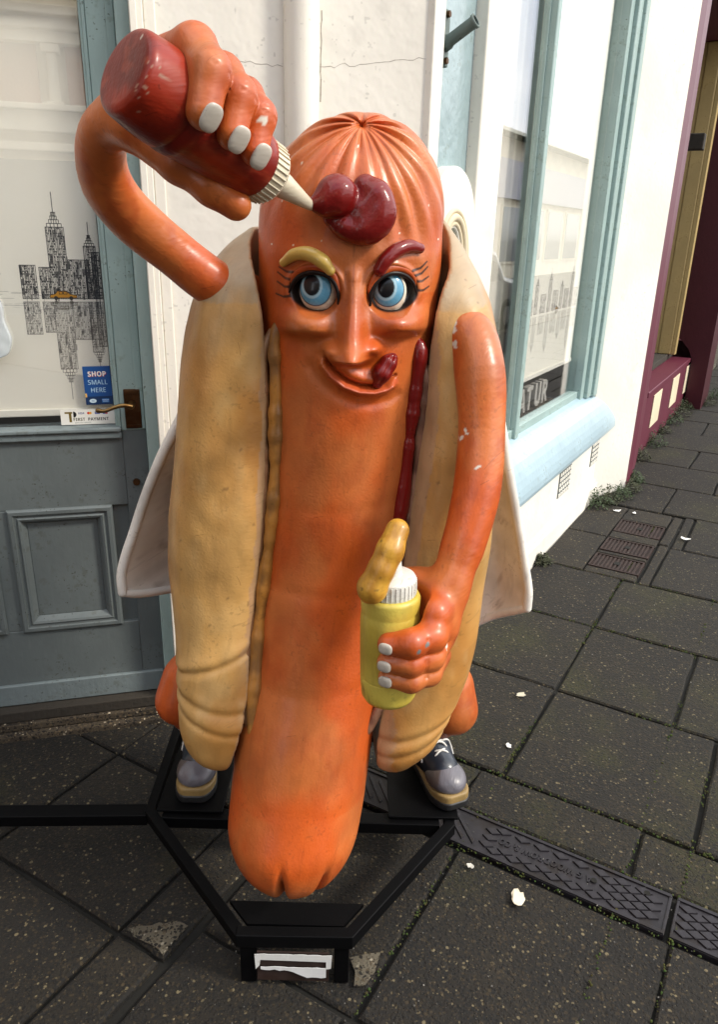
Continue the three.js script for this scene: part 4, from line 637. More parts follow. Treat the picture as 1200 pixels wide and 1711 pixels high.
// lids: a skin roll above each eye with a black lash line under it
for (const [lid, out] of [[[[-0.133, 1.500], [-0.122, 1.520], [-0.103, 1.533], [-0.078, 1.535], [-0.056, 1.524], [-0.046, 1.502], [-0.046, 1.485]], -1], [[[0.010, 1.484], [0.010, 1.502], [0.020, 1.524], [0.041, 1.536], [0.064, 1.535], [0.083, 1.522], [0.092, 1.503]], 1]]) {
  const zz = (x, h, o) => { const [ax, az, ar] = axis(h); return az + Math.sqrt(ar * ar - (x - ax) ** 2) + o; };
  const line = loft(lid.map(([x, h]) => [x, h - 0.002, zz(x, h, 0.0015)]), [0.002, 0.0042, 0.0048, 0.0046, 0.0042, 0.003, 0.0016], 70, 12);
  part('lash_line', line, phy([0.012, 0.007, 0.006], { roughness: 0.4, specularIntensity: 0.5 }), sausage);
  const roll = loft(lid.map(([x, h]) => [x, h + 0.007, zz(x, h, -0.0015)]), [0.002, 0.0065, 0.0085, 0.0085, 0.0075, 0.005, 0.002], 70, 14);
  part('eyelid', paint(roll, (x, y, z) => mix3(ORANGE, DEEP, 0.5 * noise3(x * 60, y * 60, z * 60))), SKIN, sausage);
}
// brows, tongue, ketchup on the forehead
{
  const on = (pts, off) => pts.map(([x, h]) => [x, h, skinZ(x, h, off)]);
  const mustardPaint = phy([0.74, 0.50, 0.11], { map: T.grime, bumpMap: T.grimeB, bumpScale: 0.001, roughness: 0.35, clearcoat: 0.4, clearcoatRoughness: 0.2 });
  part('eyebrow', loft(on([[-0.143, 1.547], [-0.122, 1.561], [-0.097, 1.563], [-0.073, 1.552], [-0.060, 1.538]], 0.005), [0.0075, 0.0105, 0.012, 0.0125, 0.009], 60, 24, 1.0), mustardPaint, sausage).userData.label = 'mustard yellow eyebrow';
  part('eyebrow', loft(on([[0.024, 1.541], [0.034, 1.557], [0.050, 1.571], [0.073, 1.579], [0.093, 1.576]], 0.005), [0.0115, 0.0125, 0.0125, 0.0115, 0.009], 60, 24, 1.0), SAUCE, sausage).userData.label = 'ketchup red eyebrow';
  const tz = skinZ(0.038, 1.37);
  part('tongue', surfaceNet((x, y, z) => { const p = [x, y, z]; let d = chain(p, [[0.027, 1.346, tz + 0.004, 0.011], [0.034, 1.364, tz + 0.008, 0.0165], [0.046, 1.382, tz + 0.003, 0.0145], [0.053, 1.390, tz - 0.004, 0.009]], 0.008); const ln = polyDist([[0.03, 1.345], [0.052, 1.392]], x, y)[0]; return d + 0.0035 * gs(ln, 0.004); }, [0.0, 1.32, tz - 0.04], [0.085, 1.42, tz + 0.05], 0.0025), SAUCE, sausage);
  const zb = skinZ(-0.045, 1.645), zc = skinZ(0.005, 1.63);
  const SWIRL = dense([[-0.058, 1.622, zb + 0.012, 0.016], [-0.030, 1.606, zc + 0.012, 0.024], [0.002, 1.606, zc + 0.014, 0.028], [0.020, 1.626, zc + 0.012, 0.029], [0.016, 1.652, zc + 0.008, 0.028], [-0.004, 1.668, zc + 0.002, 0.022]], 24);
  part('ketchup_blob', surfaceNet((x, y, z) => { const p = [x, y, z]; const a = ell(p, [-0.050, 1.656, zb + 0.024], [0.034, 0.032, 0.034]), tail = chain(p, [[-0.090, 1.640, zb + 0.040, 0.008], [-0.072, 1.640, zb + 0.036, 0.017], [-0.052, 1.644, zb + 0.028, 0.022]], 0.016), swirl = chain(p, SWIRL, 0); let d = smin(smin(a, tail, 0.014), smin(swirl, ell(p, [-0.008, 1.632, zc + 0.006], [0.030, 0.030, 0.030]), 0.012), 0.0045); return d + 0.0015 * noise3(x * 60, y * 60, z * 60); }, [-0.11, 1.56, -1.42], [0.07, 1.71, -1.25], 0.003), SAUCE, sausage);
}
// bun
const bunL = table([[0.486, -0.285, -1.385, 0.012, 0.018], [0.497, -0.288, -1.388, 0.054, 0.070], [0.520, -0.290, -1.394, 0.080, 0.100], [0.56, -0.291, -1.405, 0.094, 0.118], [0.61, -0.290, -1.415, 0.098, 0.128], [0.68, -0.290, -1.445, 0.102, 0.136], [0.80, -0.293, -1.475, 0.104, 0.136], [0.96, -0.288, -1.485, 0.116, 0.138], [1.20, -0.266, -1.495, 0.110, 0.138], [1.40, -0.246, -1.505, 0.104, 0.138], [1.50, -0.228, -1.52, 0.092, 0.126], [1.565, -0.208, -1.545, 0.066, 0.092], [1.605, -0.195, -1.565, 0.030, 0.04]]);
const bunR = table([[0.475, 0.082, -1.39, 0.012, 0.018], [0.486, 0.088, -1.394, 0.042, 0.056], [0.512, 0.098, -1.40, 0.062, 0.086], [0.545, 0.112, -1.41, 0.080, 0.106], [0.61, 0.128, -1.43, 0.092, 0.120], [0.73, 0.154, -1.46, 0.106, 0.132], [0.90, 0.172, -1.48, 0.102, 0.136], [1.10, 0.186, -1.49, 0.094, 0.138], [1.30, 0.190, -1.50, 0.086, 0.136], [1.46, 0.172, -1.52, 0.078, 0.128], [1.56, 0.144, -1.56, 0.058, 0.09], [1.63, 0.125, -1.60, 0.025, 0.04]]);
const bunEll = (tab, lo, hi, x, y, z) => { const [cx, cz, rx, rz] = tab(clamp(y, lo, hi)); const pw = mix(2, 2.5, ss(0.5, 0.7, y)), k = Math.pow(Math.pow(Math.abs((x - cx) / rx), pw) + Math.pow(Math.abs((z - cz) / rz), pw), 1 / pw); let d = (k - 1) * Math.min(rx, rz); if (y < lo) d = Math.hypot(Math.max(d, 0), lo - y) ; if (y > hi) d = Math.hypot(Math.max(d, 0), y - hi); return d; };
function bunField(x, y, z) {
  let d = x < -0.05 ? bunEll(bunL, 0.488, 1.603, x, y, z) : bunEll(bunR, 0.477, 1.628, x, y, z);
  const bk = ell([x, y, z], [-0.05, 1.04, -1.66], [0.29, 0.58, 0.115]); d = smin(d, bk, 0.05);
  const left = x < -0.05;
  for (const [h, a, b, dep] of left ? [[0.735, 0.25, 0.9, 0.0040], [0.655, -0.28, 1.0, 0.0032], [0.615, -0.38, 0.9, 0.0032]] : [[0.60, 0.35, 0.4, 0.0034], [0.565, 0.40, 0.4, 0.0034]]) { const cx = left ? -0.31 : 0.15, u = x - cx, hc = h + a * u + (left ? 1 : -1) * b * u * Math.abs(u) * 2; d += dep * gs(y - hc, 0.008); d -= dep * 0.45 * gs(y - hc - 0.018, 0.012); }
  d += 0.006 * (fbm3(x * 7, y * 5, z * 7, 3) - 0.5) + 0.002 * (noise3(x * 40, y * 26, z * 40) - 0.5);
  const [ax, az, ar] = axis(y); const gap = Math.hypot(x - ax, z - az) - (ar + 0.013 + 0.004 * noise3(y * 30, left ? 1 : 7, 2));
  return smax(d, -gap, 0.008);
}
{
  const g = surfaceNet(bunField, [-0.44, 0.33, -1.80], [0.31, 1.68, -1.27], 0.0055);
  paint(g, (x, y, z, nx, ny, nz) => {
    const n1 = fbm3(x * 6 + 11, y * 3.2, z * 6, 4), n2 = fbm3(x * 26, y * 14, z * 26, 3), n3 = fbm3(x * 60, y * 16, z * 60, 3);
    let c = mix3([0.58, 0.335, 0.110], [0.47, 0.215, 0.050], ss(0.34, 0.62, n1)); c = mix3(c, [0.60, 0.42, 0.20], 0.25 * ss(0.5, 0.7, n2)); c = mix3(c, [0.28, 0.14, 0.045], 0.28 * ss(0.54, 0.76, fbm3(x * 7, y * 3 + 5, z * 7 + 4, 3)));
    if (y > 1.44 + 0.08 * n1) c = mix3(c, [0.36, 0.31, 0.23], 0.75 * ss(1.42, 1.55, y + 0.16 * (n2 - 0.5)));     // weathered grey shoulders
    const [ax, az, ar] = axis(y), q = Math.hypot(x - ax, z - az) - ar; const inner = nx * (x - ax) + nz * (z - az) < 0;
    if (q < 0.062 && inner) c = mix3([0.40, 0.225, 0.11], [0.52, 0.33, 0.18], n3);                                 // torn cut face
    if (noise3(x * 130, y * 130, z * 130) > 0.955) c = mix3(c, [0.08, 0.04, 0.02], 0.5);
    return c;
  });
  var bun = part('bun', g, BUN, statue);
  // torn crumb edge and filling on both sides of the sausage
  const run = (side, off, y0, y1, r0, seed, out, low) => { const pts = [], rad = []; for (let i = 0; i <= 44; i++) { const y = mix(y0, y1, i / 44), [ax, az, ar] = axis(y), b = mix(low, out, ss(0.5, 0.85, y)) + 0.05 * (noise3(y * 5, seed, 3) - 0.5), rr0 = ar + mix(-0.016, off, ss(0, 0.16, i / 44) * ss(1, 0.9, i / 44)); pts.push([ax + side * rr0 * Math.cos(b), y, az + rr0 * Math.sin(b)]); rad.push(r0 * (0.55 + 0.5 * noise3(y * 13, seed, 8) + 0.4 * noise3(y * 47, seed, 4)) * ss(0, 0.08, i / 44) * ss(1, 0.92, i / 44) + 0.002); } return loft(pts, rad, 220, 14, 1, [0, 0, 1]); };
  const torn = (g, c1, c2) => paint(g, (x, y, z) => mix3(c1, c2, ss(0.35, 0.65, fbm3(x * 40, y * 22, z * 40, 3))));
  part('crumb_edge', torn(run(-1, 0.019, 0.56, 1.46, 0.0085, 3, 0.60, 0.56), [0.26, 0.115, 0.05], [0.38, 0.20, 0.10]), BUN, bun);
  part('crumb_edge', torn(run(1, 0.019, 0.54, 1.42, 0.008, 5, 0.54, 0.42), [0.12, 0.05, 0.03], [0.26, 0.13, 0.08]), BUN, bun);
  part('mustard_filling', torn(run(-1, 0.005, 0.54, 1.49, 0.0115, 9, 0.70, 0.66), [0.44, 0.19, 0.035], [0.24, 0.11, 0.03]), BUN, bun);
  part('ketchup_filling', torn(run(1, 0.003, 0.93, 1.44, 0.0125, 13, 0.64, 0.60), [0.12, 0.012, 0.012], [0.05, 0.008, 0.008]), SAUCE, bun);
}
// arms: raised arm with the ketchup bottle, lowered arm with the mustard bottle
const armPaint = (chips) => (x, y, z) => {
  const n1 = fbm3(x * 8 + 5, y * 7, z * 8, 4), n2 = fbm3(x * 32, y * 24, z * 32, 3); let c = mix3(ORANGE, FADED, ss(0.36, 0.62, n1)); c = mix3(c, DEEP, 0.45 * ss(0.5, 0.72, n2));
  for (const [a, r, col] of chips) { const q = Math.hypot(x - a[0], y - a[1], z - a[2]) + 0.012 * (noise3(x * 140, y * 140, z * 140) - 0.5); if (q < r) c = col || [0.72, 0.68, 0.60]; }
  return c;
};
const CB = new V3(-0.302, 1.778, -1.045), CT = new V3(-0.090, 1.6365, -1.290), CD = CT.clone().sub(CB).normalize(), CL = CT.distanceTo(CB);   // ketchup bottle axis
const along = (s, r, ang) => { const A = new V3().crossVectors(CD, new V3(0, 1, 0)).normalize(), B = new V3().crossVectors(A, CD).normalize(); const p = CB.clone().addScaledVector(CD, s * CL).addScaledVector(A, r * Math.cos(ang)).addScaledVector(B, r * Math.sin(ang)); return [p.x, p.y, p.z]; };
const nail = (p, n, t, w, l, parent) => { const N = new V3(...n).normalize(), Tt = new V3(...t); Tt.addScaledVector(N, -Tt.dot(N)).normalize(); const S = new V3().crossVectors(Tt, N); const g = new THREE.SphereGeometry(1, 24, 18); const q = g.attributes.position; for (let i = 0; i < q.count; i++) { const x = q.getX(i), y = q.getY(i), z = q.getZ(i), sq = (v) => Math.sign(v) * Math.pow(Math.abs(v), 0.75); q.setXYZ(i, sq(x), sq(y), z); } g.scale(w, l, 0.0048); g.computeVertexNormals(); g.applyMatrix4(new M4().makeBasis(S, Tt, N).setPosition(...p)); part('fingernail', plainUV(g), NAIL, parent); };
const NAIL = phy([0.50, 0.46, 0.41], { map: T.grime, bumpMap: T.grimeB, bumpScale: 0.0008, roughness: 0.4, clearcoat: 0.3 });
{
  // angle about the bottle: find the direction that faces the camera side from the fingers' point of view
  const R1 = 0.071; const fing = [];
  const toCam = new V3(0, 1.6, 0);
  const A = new V3().crossVectors(CD, new V3(0, 1, 0)).normalize(), B = new V3().crossVectors(A, CD).normalize();
  const camAng = (s) => { const c = CB.clone().addScaledVector(CD, s * CL), v = toCam.clone().sub(c); return Math.atan2(v.dot(B), v.dot(A)); };
  const defs = [[0.20, 0.060, 0.0250], [0.345, 0.057, 0.0240], [0.47, 0.0535, 0.0222]];
  for (const [s, rb, rf] of defs) {
    const c0 = camAng(s), dir = 1, ch = [];
    for (const [da, rad, sh, fr] of [[2.35, rb + 0.006, -0.02, 1.05], [1.70, rb + 0.013, -0.005, 1.10], [0.95, rb + 0.014, 0, 1.0], [0.22, rb + 0.010, 0.012, 0.88]]) { const p = along(s + sh, rad, c0 + dir * da); ch.push([...p, rf * fr]); }
    fing.push(ch);
  }
  const arm = [[-0.238, 1.476, -1.50, 0.050], [-0.280, 1.504, -1.435, 0.043], [-0.338, 1.550, -1.415, 0.041], [-0.392, 1.602, -1.375, 0.043], [-0.422, 1.652, -1.325, 0.042], [-0.417, 1.702, -1.275, 0.038], [-0.392, 1.735, -1.235, 0.035], [-0.345, 1.750, -1.215, 0.035]];
  const armD = dense(arm, 30), thumb = [[-0.335, 1.728, -1.200, 0.030], [-0.275, 1.686, -1.185, 0.027], [-0.228, 1.656, -1.180, 0.025], [-0.193, 1.633, -1.182, 0.023]];
  const pc = along(0.32, 0.056, camAng(0.32) + 2.55);
  const f = (x, y, z) => {
    const p = [x, y, z]; let d = chain(p, armD, 0); d = smin(d, cone(p, arm[arm.length - 1], pc, 0.04, 0.042), 0.03); d = smin(d, ell(p, pc, [0.062, 0.044, 0.046]), 0.03); d = smin(d, chain(p, thumb, 0.012), 0.02);
    let e = 1e9; for (const c of fing) e = smin(e, chain(p, c, 0.012), 0.0035); d = smin(d, e, 0.012);
    const Q = new V3(x, y, z).sub(CB), t = Q.dot(CD), rr0 = Math.sqrt(Math.max(0, Q.lengthSq() - t * t)); if (t > -0.02 && t < CL * 0.9) d = smax(d, -(rr0 - 0.045), 0.004);
    if (Math.abs(d) < 0.02) for (const [u, w, q] of cre) { const k = cone(p, u, w, 0, 0); if (k < 0.012) d += 0.0009 * gs(k, q); }
    return d + 0.0022 * (noise3(x * 22, y * 22, z * 22) - 0.5);
  };
  const cre = []; for (const c of fing) { for (const [i, t] of [[2, 0.05], [2, 0.2], [1, 0.12], [1, 0.28]]) { const a = new V3(...c[i]), b = new V3(...c[i + 1]), r = c[i][3] * 0.98, mid = a.clone().lerp(b, t), nrm = mid.clone().sub(CB); nrm.addScaledVector(CD, -nrm.dot(CD)).normalize(); const q = mid.clone().addScaledVector(nrm, r); cre.push([q.clone().addScaledVector(CD, -r * 0.62).toArray(), q.clone().addScaledVector(CD, r * 0.62).toArray(), 0.0030]); } }
  const g = surfaceNet(f, [-0.51, 1.42, -1.52], [-0.09, 1.90, -0.95], 0.0036);
  paint(g, armPaint([[[-0.142, 1.735, -1.105], 0.006]]));
  var armA = part('raised_arm', g, SKIN, statue);
  fing.forEach((c) => { const a = new V3(...c[2]), b = new V3(...c[3]), t = b.clone().sub(a).normalize(), nrm = b.clone().sub(CB); nrm.addScaledVector(CD, -nrm.dot(CD)).normalize(); const q = b.clone().addScaledVector(nrm, c[3][3] * 0.84).addScaledVector(t, c[3][3] * 0.25); nail(q.toArray(), nrm.clone().addScaledVector(t, 0.35).toArray(), t.toArray(), 0.0138, 0.0180, armA); });
}
{ // ketchup bottle
  const place = (g) => { g.applyQuaternion(new THREE.Quaternion().setFromUnitVectors(new V3(0, 1, 0), CD)); g.translate(CB.x, CB.y, CB.z); return plainUV(g); };
  const lathe = (pts, n = 64) => new THREE.LatheGeometry(pts.map(([r, y]) => new THREE.Vector2(r, y)), n);
  const red = (g, worn) => paint(g, (x, y, z) => { const n = fbm3(x * 14, y * 14, z * 14, 4), n2 = fbm3(x * 60, y * 60, z * 60, 3); let c = mix3([0.36, 0.026, 0.007], [0.17, 0.009, 0.004], ss(0.38, 0.62, n)); c = mix3(c, [0.36, 0.055, 0.022], 0.5 * ss(0.55, 0.7, n2)); const q = new V3(x, y, z).sub(CB), t = q.dot(CD), r = Math.sqrt(Math.max(0, q.lengthSq() - t * t)); if (worn && t > -0.006 && t < 0.016 && r > 0.046 && fbm3(x * 230, y * 230, z * 230, 2) > 0.70 && noise3(x * 22 + 4, y * 22, z * 22) > 0.42) c = [0.42, 0.22, 0.16]; if (noise3(x * 75, y * 75, z * 75) > 0.925 && t < 0.16) c = [0.66, 0.58, 0.50]; return c; });
  const RED = phy([1, 1, 1], { vertexColors: true, map: T.grime, bumpMap: T.grimeB, bumpScale: 0.0012, roughnessMap: T.rough, roughness: 0.5, specularIntensity: 0.55, clearcoat: 0.18, clearcoatRoughness: 0.2 });
  const pr = [...Array.from({ length: 24 }, (_, i) => [0.0005 + i / 24 * 0.052, -0.004 + 0.001 * Math.pow(i / 24, 4)]), [0.0535, -0.0026], [0.0555, -0.0018], [0.0575, -0.0008], [0.059, 0.000], [0.0605, 0.0018], [0.0615, 0.0036], [0.0620, 0.005], [0.0625, 0.0065], [0.0628, 0.0085], [0.0632, 0.0105], [0.0635, 0.013], [0.0638, 0.016], [0.066, 0.030], [0.068, 0.058], [0.0675, 0.066], [0.0655, 0.069], [0.0655, 0.072], [0.068, 0.075], [0.0685, 0.085], [0.0675, 0.090], [0.066, 0.094]]; for (let i = 0; i <= 14; i++) pr.push([mix(0.066, 0.056, i / 14), mix(0.10, 0.195, i / 14)]); pr.push([0.0570, 0.200], [0.0570, 0.212], [0.053, 0.226], [0.046, 0.234], [0.044, 0.240]); for (const q of pr) q[0] *= 0.885;
  const b = part('ketchup_bottle', red(place(lathe(pr, 96)), true), RED, statue);
  const ivory = phy([0.66, 0.60, 0.47], { map: T.grime, bumpMap: T.grimeB, bumpScale: 0.0012, roughness: 0.4, clearcoat: 0.3 });
  part('cap', place(lathe([[0.030, 0.226], [0.0425, 0.226], [0.0438, 0.229], [0.0438, 0.253], [0.041, 0.258], [0.022, 0.262], [0.0005, 0.262]], 64)), ivory, b);
  const rib = new RoundedBoxGeometry(0.0022, 0.024, 0.0042, 1, 0.0008).translate(0, 0.241, 0.0440); const ribs = []; for (let i = 0; i < 34; i++) ribs.push(rib.clone().rotateY(i / 34 * Math.PI * 2)); part('cap_ribs', place(merge(ribs)), ivory, b);
  part('nozzle', place(lathe([[0.0235, 0.260], [0.0225, 0.267], [0.0085, CL - 0.005], [0.007, CL + 0.001], [0.0005, CL + 0.001]], 32)), ivory, b);
}
{ // lowered arm
  const arm = [[0.178, 1.440, -1.435, 0.044], [0.200, 1.416, -1.405, 0.048], [0.214, 1.367, -1.372, 0.047], [0.222, 1.263, -1.340, 0.043], [0.217, 1.171, -1.300, 0.044], [0.195, 1.080, -1.258, 0.041], [0.167, 1.000, -1.222, 0.034]], armD = dense(arm, 30);
  const fing = [[[0.150, 0.948, -1.195, 0.032], [0.131, 0.944, -1.140, 0.028], [0.096, 0.945, -1.112, 0.0235], [0.057, 0.939, -1.118, 0.0195]], [[0.150, 0.910, -1.190, 0.030], [0.132, 0.904, -1.138, 0.0245], [0.096, 0.905, -1.112, 0.0205], [0.056, 0.904, -1.117, 0.0180]], [[0.150, 0.878, -1.190, 0.026], [0.132, 0.869, -1.140, 0.0220], [0.098, 0.869, -1.114, 0.0195], [0.059, 0.872, -1.119, 0.0175]]];
  const f = (x, y, z) => {
    const p = [x, y, z]; let d = chain(p, armD, 0); d = smin(d, cone(p, [0.166, 1.000, -1.222], [0.146, 0.935, -1.195], 0.034, 0.043), 0.03); d = smin(d, chain(p, [[0.150, 0.985, -1.215, 0.034], [0.118, 0.995, -1.245, 0.026], [0.075, 1.00, -1.256, 0.022]], 0.02), 0.02); d = smin(d, ell(p, [0.138, 0.972, -1.168], [0.032, 0.036, 0.034]), 0.02);
    let e = 1e9; for (const c of fing) e = smin(e, chain(p, c, 0.012), 0.003); d = smin(d, e, 0.010);
    const rr0 = Math.hypot(x - 0.081, z + 1.180); if (y < 1.03) d = smax(d, -(rr0 - 0.047), 0.004);
    if (Math.abs(d) < 0.02) for (const [u, w, q] of cre) { const k = cone(p, u, w, 0, 0); if (k < 0.012) d += 0.0020 * gs(k, q); }
    return d + 0.0022 * (noise3(x * 22, y * 22, z * 22) - 0.5);
  };
  const cre = []; for (const c of fing) for (const t of [0.25, 0.36, 1.1, 1.22]) { const i = 1 + Math.floor(t), a = new V3(...c[i]), b = new V3(...c[Math.min(i + 1, 3)]), q = a.clone().lerp(b, t % 1), r = c[i][3]; cre.push([[q.x, q.y - r * 0.45, q.z + r * 0.92], [q.x + 0.003, q.y + r * 0.45, q.z + r * 0.92], 0.0022]); }
  const g = surfaceNet(f, [0.01, 0.82, -1.52], [0.30, 1.50, -1.06], 0.0036);
  const grey = [0.16, 0.17, 0.17];
  paint(g, armPaint([[[0.163, 1.452, -1.392], 0.010], [[0.166, 1.436, -1.385], 0.007], [[0.166, 1.415, -1.372], 0.006], [[0.167, 1.320, -1.345], 0.006], [[0.178, 1.255, -1.318], 0.007], [[0.186, 1.265, -1.310], 0.004], [[0.205, 1.215, -1.270], 0.004], [[0.110, 0.940, -1.085], 0.0055, grey], [[0.122, 0.951, -1.098], 0.005, grey], [[0.160, 0.916, -1.15], 0.0045], [[0.150, 0.872, -1.155], 0.005, grey], [[0.085, 0.852, -1.10], 0.005]]));
  var armB = part('lowered_arm', g, SKIN, statue);
  fing.forEach((c) => { const q = c[3]; nail([q[0] - 0.006, q[1], q[2] + q[3] * 0.86], [-0.5, 0.05, 1], [-1, 0, -0.3], 0.0105, 0.0128, armB); });
}
{ // mustard bottle
  const yel = (g) => paint(g, (x, y, z) => { const n = fbm3(x * 20, y * 12, z * 20, 4), n2 = fbm3(x * 90, y * 90, z * 90, 2); let c = mix3([0.60, 0.49, 0.085], [0.50, 0.38, 0.05], ss(0.42, 0.66, n)); c = mix3(c, [0.16, 0.12, 0.03], 0.7 * ss(0.66, 0.76, n2) * (y < 0.83 ? 1 : 0.25)); return c; });
  const lathe = (pts) => plainUV(new THREE.LatheGeometry(pts.map(([r, y]) => new THREE.Vector2(r, y)), 64).rotateZ(0.02).translate(0.080, 0, -1.180));
  const YEL = phy([1, 1, 1], { vertexColors: true, map: T.grime, bumpMap: T.grimeB, bumpScale: 0.0012, roughness: 0.5, clearcoat: 0.25, clearcoatRoughness: 0.3 });
  const b = part('mustard_bottle', yel(lathe([[0.0005, 0.787], [0.034, 0.788], [0.045, 0.793], [0.0505, 0.803], [0.052, 0.822], [0.053, 0.838], [0.0515, 0.841], [0.0515, 0.844], [0.053, 0.848], [0.0535, 0.90], [0.0535, 0.955], [0.052, 0.972], [0.0505, 0.976], [0.0525, 0.980], [0.0530, 1.000], [0.050, 1.006], [0.044, 1.008], [0.0005, 1.008]])), YEL, statue);
  const white = phy([0.66, 0.66, 0.63], { map: T.grime, bumpMap: T.grimeB, bumpScale: 0.002, roughness: 0.5 });
  part('cap', lathe([[0.040, 1.006], [0.0445, 1.007], [0.0445, 1.036], [0.042, 1.041], [0.018, 1.044], [0.0005, 1.044]]), white, b);
  const rib = new RoundedBoxGeometry(0.002, 0.026, 0.003, 1, 0.0006).translate(0, 1.022, 0.0445), ribs = []; for (let i = 0; i < 34; i++) ribs.push(rib.clone().rotateY(i / 34 * Math.PI * 2)); part('cap_ribs', plainUV(merge(ribs).rotateZ(0.02).translate(0.080, 0, -1.18)), white, b);
  part('nozzle', lathe([[0.0205, 1.043], [0.019, 1.050], [0.0125, 1.125], [0.0005, 1.127]]), white, b);
  const bz = -1.152; const mg = surfaceNet((x, y, z) => chain([x, y, z], [[0.066, 1.128, -1.172, 0.021], [0.054, 1.100, -1.150, 0.0225], [0.040, 1.070, -1.138, 0.022], [0.026, 1.038, -1.134, 0.0245], [0.026, 1.034, -1.136, 0.0245]], 0.012) + 0.0010 * noise3(x * 70, y * 50, z * 70), [-0.02, 0.99, -1.22], [0.11, 1.17, -1.09], 0.003);
  paint(mg, (x, y, z) => { const n = fbm3(x * 40, y * 24, z * 40, 4), n2 = fbm3(x * 130, y * 90, z * 130, 2); let c = mix3([0.56, 0.30, 0.035], [0.40, 0.19, 0.02], ss(0.4, 0.65, n)); if (n2 > 0.80) c = mix3(c, [0.12, 0.07, 0.02], 0.6); return c; });
  part('mustard_blob', mg, SKIN, b);
}
{ // legs with socks
  for (const s of [-1, 1]) {
    const L = s < 0 ? [[-0.345, 0.64, -1.56, 0.060], [-0.398, 0.585, -1.53, 0.056], [-0.418, 0.535, -1.515, 0.052], [-0.420, 0.44, -1.60, 0.042], [-0.425, 0.33, -1.70, 0.036]] : [[0.185, 0.64, -1.56, 0.060], [0.222, 0.585, -1.53, 0.058], [0.238, 0.530, -1.515, 0.054], [0.222, 0.44, -1.60, 0.042], [0.206, 0.33, -1.70, 0.036]];
    const lo = s < 0 ? [-0.52, 0.28, -1.78] : [0.10, 0.28, -1.78], hi = s < 0 ? [-0.26, 0.74, -1.42] : [0.33, 0.74, -1.42];
    const leg = part('leg', paint(surfaceNet((x, y, z) => chain([x, y, z], L, 0.03), lo, hi, 0.006), armPaint([])), SKIN, statue);
    const e = L[4]; part('sock', plainUV(new THREE.TorusGeometry(0.038, 0.017, 14, 30).rotateX(Math.PI / 2 - 0.3).translate(e[0] + s * 0.003, 0.345, e[2] + 0.012)), phy([0.66, 0.66, 0.66], { map: T.grime, roughness: 0.7 }), leg);
  }
}
{ // trainers
  const sole = phy([0.30, 0.20, 0.075], { map: T.grime, bumpMap: T.grimeB, bumpScale: 0.002, roughness: 0.55 }), dark = phy([0.014, 0.020, 0.034], { map: T.grime, roughness: 0.4, clearcoat: 0.3 }), grey = phy([0.24, 0.24, 0.26], { map: T.iron, bumpMap: T.grimeB, bumpScale: 0.002, roughness: 0.4, clearcoat: 0.3, clearcoatRoughness: 0.3 }), lace = phy([0.62, 0.60, 0.56], { roughness: 0.6 }), blk = phy([0.012, 0.012, 0.013], { roughness: 0.5 });
  const shoe = (px, pz, turn) => {
    const place = (g) => { g.scale(0.88, 0.88, 0.88); g.rotateY(turn); g.translate(px, 0.172, pz); return g; };   // built along +z, heel near 0, toe at z = 0.25
    const out = (x, z) => { const t = clamp((z + 0.07) / 0.33), w = 0.043 + 0.020 * ss(0.35, 0.85, t) - 0.002; return Math.hypot(Math.max(0, Math.abs(x) - w * 0.35) / (w * 0.65) * 1, z < -0.02 ? (z + 0.02) / 0.055 : z > 0.19 ? (z - 0.19) / 0.07 : 0) - 1; };
    const base = surfaceNet((x, y, z) => smax(out(x, z) * 0.045, Math.max(-y, y - 0.026 - 0.012 * ss(0.16, 0.26, z)), 0.008), [-0.09, -0.02, -0.1], [0.09, 0.08, 0.29], 0.005);
    const s = part('shoe', place(surfaceNet((x, y, z) => { const p = [x, y, z]; let d = chain(p, [[0, 0.165, -0.005, 0.044], [0, 0.10, 0.0, 0.050], [0, 0.075, 0.07, 0.053], [0, 0.055, 0.16, 0.052]], 0.05); d = smax(d, 0.03 - y, 0.01); return smax(d, y - 0.165 - 0.02 * (z < 0 ? 1 : 0), 0.008); }, [-0.09, 0.01, -0.1], [0.09, 0.22, 0.26], 0.005)), dark, statue);
    part('sole', place(paint(base, () => [1, 1, 1])), sole, s);
    part('outsole', place(surfaceNet((x, y, z) => smax(out(x, z) * 0.045 - 0.003, Math.max(-y - 0.012, y - 0.014), 0.004), [-0.1, -0.03, -0.1], [0.1, 0.04, 0.29], 0.005)), blk, s);
    part('toe_cap', place(surfaceNet((x, y, z) => { const p = [x, y, z]; let d = ell(p, [0, 0.046, 0.180], [0.061, 0.046, 0.074]); d = smax(d, 0.035 - y, 0.006); return smax(d, -(Math.hypot(x, (z - 0.100) * 0.9, (y - 0.09) * 0.6) - 0.050), 0.005); }, [-0.09, 0.01, 0.06], [0.09, 0.12, 0.29], 0.004)), grey, s);
    part('tongue', place(surfaceNet((x, y, z) => ell([x, y, z], [0, 0.118, 0.075], [0.026, 0.055, 0.045]), [-0.06, 0.03, 0.0], [0.06, 0.2, 0.16], 0.005)), grey, s);
    const rope = (pts, r) => loft(pts, pts.map(() => r), 26, 8, 1, [0, 1, 0.3]);
    for (let i = 0; i < 4; i++) { const z = 0.062 + i * 0.022, y = 0.160 - i * 0.017; for (const q of [-1, 1]) part('lace', place(rope([[q * 0.036, y - 0.016, z - 0.004], [q * 0.012, y + 0.006, z + 0.010], [-q * 0.014, y + 0.004, z + 0.018], [-q * 0.036, y - 0.026, z + 0.020]], 0.0032)), lace, s); }
    for (const q of [-1, 1]) part('lace', place(rope([[0, 0.130, 0.118], [q * 0.03, 0.135, 0.122], [q * 0.05, 0.105, 0.115], [q * 0.056, 0.075, 0.125]], 0.0028)), lace, s);
  };
  shoe(-0.428, -1.815, 0.02); shoe(0.192, -1.80, 0.42);
}
